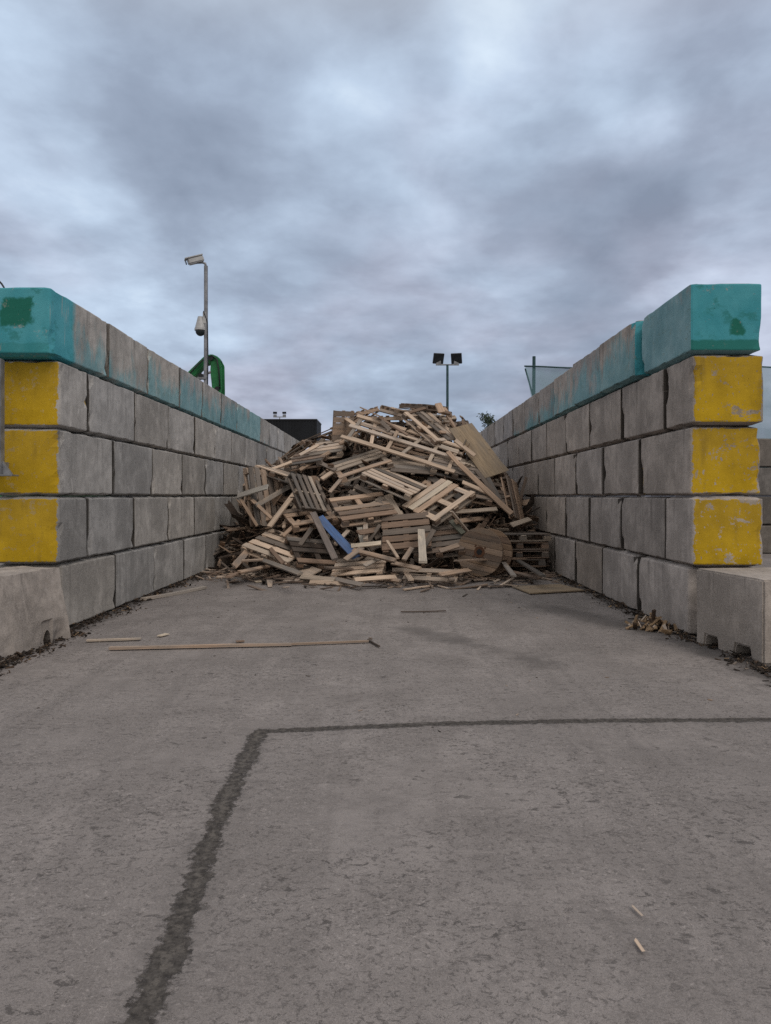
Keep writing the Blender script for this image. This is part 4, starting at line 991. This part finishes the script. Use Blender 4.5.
for (pal, L, W, T, loc, q) in FILL:
    if pal:
        tone = rf.choice(['tan','greypale','pale','greypale','brownpale','grey','tan','brown'])
        typ = rf.choice(['block','stringer_l','stringer_w','block'])
        lab = unique(f'{TW[tone]} pallet {posture(q,L)}', loc, ['broken' if rf.random() < 0 else '', 'wide' if W > .9 else 'narrow'])
        qq = Quaternion(q); n = qq @ Vector((0,0,1)); up = Vector((0,-.75,.66))
        if n.dot(up) < 0: qq = qq @ Quaternion((1,0,0), math.pi)
        off = (qq @ Vector((0,0,1)))*.07
        pallet(typ, L, W, tone, Vector(loc)+off, qq, lab, 'pallet', 'pallets jumbled inside the heap', rf)
    else:
        tone = rf.choice(['tan','brown','grey','greypale','pale','brownpale','tan','pale','dark','white'])
        lab = unique(f'{"long" if L > 1.1 else "short"} {TW[tone]} plank', loc, ['', 'thick' if T > .035 else 'thin', 'wide' if W > .11 else 'narrow'])
        o = mobj('plank', board_mesh(L, W, T, WOOD[tone], int(L*10)), None, loc, None, q)
        tag(o, lab, 'plank', 'loose planks on the heap')
# ---- broken wood packed inside the heap
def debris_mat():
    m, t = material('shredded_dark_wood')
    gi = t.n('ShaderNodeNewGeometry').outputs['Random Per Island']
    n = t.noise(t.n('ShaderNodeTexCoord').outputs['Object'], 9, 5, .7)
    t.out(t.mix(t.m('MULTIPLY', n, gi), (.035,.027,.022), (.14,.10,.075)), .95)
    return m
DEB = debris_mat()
def splinters(name, pts, label, mats, smin, smax, seed, flat=.5, slim=None):
    rnd = random.Random(seed); vs, fs, ix = [], [], []
    for p in pts:
        l = rnd.uniform(smin, smax)*rnd.choice((.5,.8,1,1.6)); w = l*rnd.uniform(.12,.4) if slim is None else l*slim*rnd.uniform(.6,1.3); h = min(w*.5, .018)
        q = Matrix.Rotation(rnd.uniform(0,6.28),3,'Z') @ Matrix.Rotation(rnd.gauss(0,flat),3,'Y') @ Matrix.Rotation(rnd.gauss(0,flat),3,'X')
        b = len(vs); mi = rnd.choices(range(len(mats)), [m_[1] for m_ in mats])[0]
        for sx, sy, sz in ((-1,-1,-1),(1,-.7,-1),(1,.6,-1),(-1,1,-1),(-1,-1,1),(1,-.7,1),(1,.6,1),(-1,1,1)):
            vs.append(Vector(p)+q @ Vector((sx*l/2*rnd.uniform(.8,1.1), sy*w/2, sz*h/2)))
        for f in ((0,3,2,1),(4,5,6,7),(0,1,5,4),(1,2,6,5),(2,3,7,6),(3,0,4,7)): fs.append(tuple(b+i for i in f)); ix.append(mi)
    o = mobj(name, mesh_from(name, vs, fs, [m_[0] for m_ in mats], ix)); o['kind'] = 'stuff'; o['label'] = label
    return o
CAPT = [(-3.9, 1.15), (-3.4, 1.6), (-3.0, 2.1), (-2.3, 2.65), (-1.6, 3.15), (-1.15, 3.55), (1.5, 3.55), (1.9, 3.15), (2.4, 2.55), (2.9, 2.0), (3.4, 1.4)]
FOOTT = [(-3.9, 14.7), (-3.2, 14.1), (-2.2, 13.6), (0, 13.2), (1.5, 13.3), (2.6, 13.8), (3.4, 14.3)]
def lin(t, x):
    if x <= t[0][0]: return t[0][1]
    for (a,b),(c,d) in zip(t, t[1:]):
        if x <= c: return b+(d-b)*(x-a)/(c-a)
    return t[-1][1]
def heap_h(x, y): return max(0.0, min(.93*(y-lin(FOOTT, x)), lin(CAPT, x)+.02*(y-17)))
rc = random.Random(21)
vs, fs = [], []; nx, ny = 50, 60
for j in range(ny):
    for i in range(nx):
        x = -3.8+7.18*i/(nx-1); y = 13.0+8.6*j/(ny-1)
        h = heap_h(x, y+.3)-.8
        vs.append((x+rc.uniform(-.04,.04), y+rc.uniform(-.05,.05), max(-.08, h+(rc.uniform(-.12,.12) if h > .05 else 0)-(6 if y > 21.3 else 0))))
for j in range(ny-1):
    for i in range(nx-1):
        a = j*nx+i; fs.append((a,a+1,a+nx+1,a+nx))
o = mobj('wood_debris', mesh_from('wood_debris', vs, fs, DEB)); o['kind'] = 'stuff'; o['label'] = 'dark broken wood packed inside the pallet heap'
pts = []
while len(pts) < 3600:
    x = rc.uniform(-3.7,3.3); y = rc.uniform(13.0,20)
    h = heap_h(x, y+.3)
    if h <= .55: continue
    pts.append((x, y, max(.03, h-.74+rc.uniform(-.12,.2))))
splinters('broken_timber', pts, 'splintered slats and offcuts filling the gaps of the heap', [(WOOD['brown'],4),(WOOD['tan'],2),(WOOD['dark'],4),(WOOD['grey'],2),(WOOD['greypale'],1)], .3, .8, 3, .6, .13)  # tones weighted dark, so gap shade is painted into the splinters
# litter at the foot of the heap and of the walls
pts = []
for k in range(800):
    x = rc.uniform(-3.75,3.35); f = lin(FOOTT, x); y = f + (rc.gauss(-.1,.3) if rc.random() < .7 else rc.gauss(-.5,.6))
    if y < f-2.2: continue
    pts.append((x, y, .012+max(0, heap_h(x, y))*.2*rc.random()+rc.random()*.03))
splinters('wood_litter', pts, 'small broken wood scattered along the foot of the heap', [(WOOD['tan'],3),(WOOD['brown'],4),(WOOD['pale'],1.2),(WOOD['dark'],3)], .10, .42, 5, .16, .16)
SOIL = plain('dark_leaf_dirt', (.028,.022,.018), .95); LEAFB = plain('brown_dead_leaf', (.07,.048,.034), .9); LEAFT = plain('tan_dead_leaf', (.26,.18,.11), .9)
def strip(xwall, sgn, ya, yb, n, wid, seed, name, label):
    r_ = random.Random(seed); pts = []
    for k in range(n):
        y = r_.uniform(ya, yb)
        if mnoise.noise(Vector((y*1.9, seed*3, 4))) < -.12 and r_.random() < .75: continue
        d = abs(r_.gauss(0, wid))*(.6+.8*(mnoise.noise(Vector((y*1.3,seed,0)))+.5))
        x = xwall + sgn*d
        pts.append((x, y, max(.004, .05-d*.22)*r_.random()+.004))
    return splinters(name, pts, label, [(SOIL,7),(LEAFB,3.5),(WOOD['grey'],.8),(LEAFT,.6)], .014, .06, seed, .35)
strip(-3.82, 1, 7.9, 14.2, 1500, .11, 2, 'leaf_litter', 'dark dirt and leaves along the foot of the camera pole wall')
strip(-3.72, 1, 5.9, 8.1, 1200, .12, 12, 'leaf_litter', 'dark dirt and leaves at the broken barrier')
strip(3.40, -1, 7.6, 14.4, 1300, .10, 4, 'leaf_litter', 'dark dirt and leaves along the foot of the netting wall')
strip(3.50, -1, 5.4, 7.7, 650, .10, 14, 'leaf_litter', 'dark dirt and leaves in front of the pocketed barrier')
pts = []
for k in range(420):
    y = rc.uniform(4.5, 13.2); y = y if rc.random() < .45 else 13.3-abs(rc.gauss(0,2.2))
    if y < 4.5: continue
    pts.append((rc.uniform(-min(3.5,y*.6), min(3.2,y*.6)), y, .004))
splinters('wood_crumbs', pts, 'tiny wood crumbs trodden over the slab', [(WOOD['tan'],2),(WOOD['dark'],4),(WOOD['pale'],1),(SOIL,4)], .006, .026, 31, .08)
pts = []
for k in range(170):
    a = rc.uniform(0,6.28); d = abs(rc.gauss(0,.12)); pts.append((3.18+d*math.cos(a)*1.1, 8.35+d*math.sin(a)*1.6, .01+max(0,.12-d*.4)*rc.random()*1.2))
splinters('wood_shreds', pts, 'small heap of pale torn wood shreds beside the pocketed barrier', [(LEAFT,4),(WOOD['pale'],2),(LEAFB,3)], .04, .16, 9, .7, .3)
# ------------------------------------------------------------------ PIECES LYING ON THE SLAB
def lay(name, a, b, w, th, tone, label, cat='plank', z=None, group=None):
    a, b = Vector((*a,0)), Vector((*b,0)); d = b-a
    o = mobj(name, board_mesh(d.length, w, th, WOOD[tone], 0), None, (a+b)/2+Vector((0,0,(th/2+.012) if z is None else z)))
    o.rotation_euler = (0,0,math.atan2(d.y, d.x)); return tag(o, label, cat, group)
def G(px, py): y = 1112.0/(py-496); return ((px-388)*y/695, y)
lay('plank', G(111,650.5), G(291,646.5), .055, .025, 'tan', 'long straight pale batten lying across the slab')
lay('plank', G(291,646), G(370,643), .038, .018, 'brownpale', 'thin tan slat lying end to end with the long batten')
lay('stick', G(368,641.5), G(379,648), .018, .015, 'dark', 'small dark twig at the tip of the thin slat')
lay('plank', G(86,642.3), G(140,640.5), .055, .018, 'greypale', 'short pale grey slat near the camera pole wall, behind the long batten')
lay('wood_chip', G(159,637.5), G(167,635.5), .06, .012, 'white', 'small whitish chip behind the short pale slat', 'wood chip')
lay('plank', G(143,601), G(205,589), .10, .04, 'greypale', 'grey plank lying along the foot of the camera pole wall')
lay('wood_chip', G(254,583), G(262,582.5), .1, .02, 'white', 'whitish offcut lying before the tipped front pallet', 'wood chip')
lay('plank', G(276,583.5), G(372,582.5), .05, .03, 'dark', 'dark thin slat lying along the foot of the heap')
lay('plank', G(404,591), G(432,587), .07, .02, 'pale', 'pale splinter on the slab before the flat pallet frame')
lay('plank', G(418,586), G(444,587.5), .05, .02, 'dark', 'dark splinter beside the pale splinter at the heap foot')
lay('plank', G(471,588.3), G(514,587), .08, .02, 'dark', 'dark slat leading to the plywood offcut on the slab')
lay('stick', G(400,613), G(446,612), .025, .012, 'dark', 'thin dark stick lying alone on the slab before the heap', 'stick')
lay('wood_chip', G(632,909), G(643,920), .010, .003, 'pale', 'tiny pale splinter in the near slab, the farther of two', 'wood chip')
lay('wood_chip', G(635,943), G(644,956), .013, .003, 'pale', 'tiny pale splinter in the near slab, the nearer of two', 'wood chip')
lay('wood_chip', G(369,640), G(372,641), .02, .02, 'tan', 'crumb of tan wood behind the dark twig', 'wood chip')
lay('wood_chip', G(237,643), G(245,642.5), .05, .012, 'brown', 'brown chip just behind the middle of the long batten', 'wood chip')
q4 = [G(512,588), G(530,595), G(584,592), G(560,586)]
bm = bmesh.new(); a = [bm.verts.new((x,y,.016)) for x,y in q4]; f = bm.faces.new(a); r = bmesh.ops.extrude_face_region(bm, geom=[f])
for v in r['geom']:
    if isinstance(v, bmesh.types.BMVert): v.co.z += .02
bmesh.ops.recalc_face_normals(bm, faces=bm.faces[:])
tag(mobj('plywood_sheet', bm_mesh('plywood_sheet', bm, WOOD['ply'])), 'flat tan plywood offcut lying on the slab by the netting wall', 'board')
# ------------------------------------------------------------------ LIGHT, SKY, CAMERA
SUN_EL, SUN_AZ = R(48), R(140)       # azimuth clockwise from +Y
w = bpy.data.worlds.new('World'); scene.world = w; w.use_nodes = True
t = NT(w.node_tree)
sky = t.n('ShaderNodeTexSky', sky_type='NISHITA', sun_disc=False); sky.sun_elevation = SUN_EL; sky.sun_rotation = SUN_AZ
D = t.v('NORMALIZE', t.n('ShaderNodeTexCoord').outputs['Generated'])
dx, dy, dz = t.xyz(D)[0:3]
zz = t.m('ADD', t.m('MAXIMUM', dz, 0.0), .22)
PC = t.comb(t.m('DIVIDE', dx, zz), t.m('DIVIDE', dy, zz), 0.0)
n1 = t.noise(PC, 1.25, 8, .55, .35); n2 = t.noise(t.v('ADD', PC, (7.3,2.1,4.0)), 2.9, 7, .52, .2)
nw = t.noise(t.v('ADD', PC, (3.0,9.0,1.0)), 1.5, 5, .55, 0, True)
Dw = t.v('NORMALIZE', t.v('ADD', D, t.v('SCALE', t.v('SUBTRACT', nw, (.5,.5,.5)), None, .34)))
n3 = t.noise(t.v('ADD', PC, (1.7,4.4,8.0)), 6.5, 6, .55, .2)
acc = t.m('ADD', t.m('ADD', t.m('MULTIPLY', n1, .62), t.m('MULTIPLY', n2, .52)), t.m('ADD', t.m('MULTIPLY', n3, .26), -.20))
def blob(px, py, rad, amp):
    global acc
    c = Vector(((px-388)/695, 1, -(py-496)/695)).normalized()
    dist = t.v('DISTANCE', Dw, tuple(c))
    acc = t.m('ADD', acc, t.rng(dist, 0, rad, amp, 0))
for b in [(20,60,.22,.16),(95,150,.10,.12),(600,30,.20,.11),(500,80,.10,.13),(640,90,.10,.08),(560,10,.12,.06),(330,100,.2,.04),(480,230,.16,.08),(60,330,.2,.07),(180,330,.13,.08),(700,260,.16,.07),
          (130,110,.20,-.20),(240,180,.16,-.15),(560,190,.18,-.15),(700,150,.20,-.12),(420,60,.16,-.07),(590,290,.14,-.12),(500,330,.2,-.10),(330,330,.18,-.04),(640,230,.1,-.08),(400,390,.16,-.05)]: blob(*b)
cr = t.n('ShaderNodeValToRGB'); t.put(cr.inputs[0], acc); e = cr.color_ramp.elements
e[0].position = .22; e[0].color = (.225,.272,.36,1); e[1].position = .78; e[1].color = (.68,.80,.93,1)
for pos, c in ((.40,(.31,.372,.48,1)),(.52,(.40,.485,.615,1)),(.64,(.51,.62,.77,1))):
    k = e.new(pos); k.color = c
col = cr.outputs[0]
# a faint mauve warmth where cloud is thick and low
mauve = t.m('MULTIPLY', t.rng(t.noise(t.v('ADD', PC, (1.0,5.5,2.0)), 1.1, 4, .5), .42, .62), t.rng(dz, .05, .45, .9, .55))
col = t.mix(mauve, col, t.mix(1.0, col, (1.13,.985,.96), 'MULTIPLY'))
# overcast skies brighten towards the zenith
boost = t.m('ADD', 1.0, t.m('MULTIPLY', t.rng(dz, .55, .95), .3))
back = 1.0
col = t.mix(t.rng(dz, .5, .8), col, (.60,.58,.56))
col = t.mix(t.rng(dy, .1, -.4), col, (.60,.57,.54))  # unseen sky overhead and behind made warm grey to warm the ground light
bg1 = t.n('ShaderNodeBackground'); t.put(bg1.inputs[0], sky.outputs[0]); bg1.inputs[1].default_value = .06
bg2 = t.n('ShaderNodeBackground'); t.put(bg2.inputs[0], col); t.put(bg2.inputs[1], boost)
mx = t.n('ShaderNodeMixShader'); mx.inputs[0].default_value = .93
t.nt.links.new(bg1.outputs[0], mx.inputs[1]); t.nt.links.new(bg2.outputs[0], mx.inputs[2])
wo = t.n('ShaderNodeOutputWorld'); t.nt.links.new(mx.outputs[0], wo.inputs[0])
s = bpy.data.lights.new('sun', 'SUN'); s.energy = .8; s.angle = R(25); s.color = (1,.90,.80)
so = bpy.data.objects.new('sun', s); link(so)
sd = Vector((math.sin(SUN_AZ)*math.cos(SUN_EL), math.cos(SUN_AZ)*math.cos(SUN_EL), math.sin(SUN_EL)))
so.rotation_euler = sd.to_track_quat('Z', 'Y').to_euler(); so.location = sd*50
cam = bpy.data.cameras.new('camera'); co = bpy.data.objects.new('camera', cam); link(co)
co.location = (0,0,1.6); co.rotation_euler = (R(90),0,0)
cam.sensor_fit = 'HORIZONTAL'; cam.sensor_width = 36; cam.lens = 36*695/771
cam.shift_x = -2.5/771; cam.shift_y = -16/771
cam.clip_end = 3000; cam.clip_start = .05
scene.camera = co
vs_ = scene.view_settings; vs_.view_transform = 'Standard'; vs_.look = 'None'; vs_.exposure = .18; vs_.gamma = 1; vs_.use_curve_mapping = False
scene.render.engine = 'CYCLES'; scene.cycles.max_bounces = 6; scene.cycles.use_denoising = False
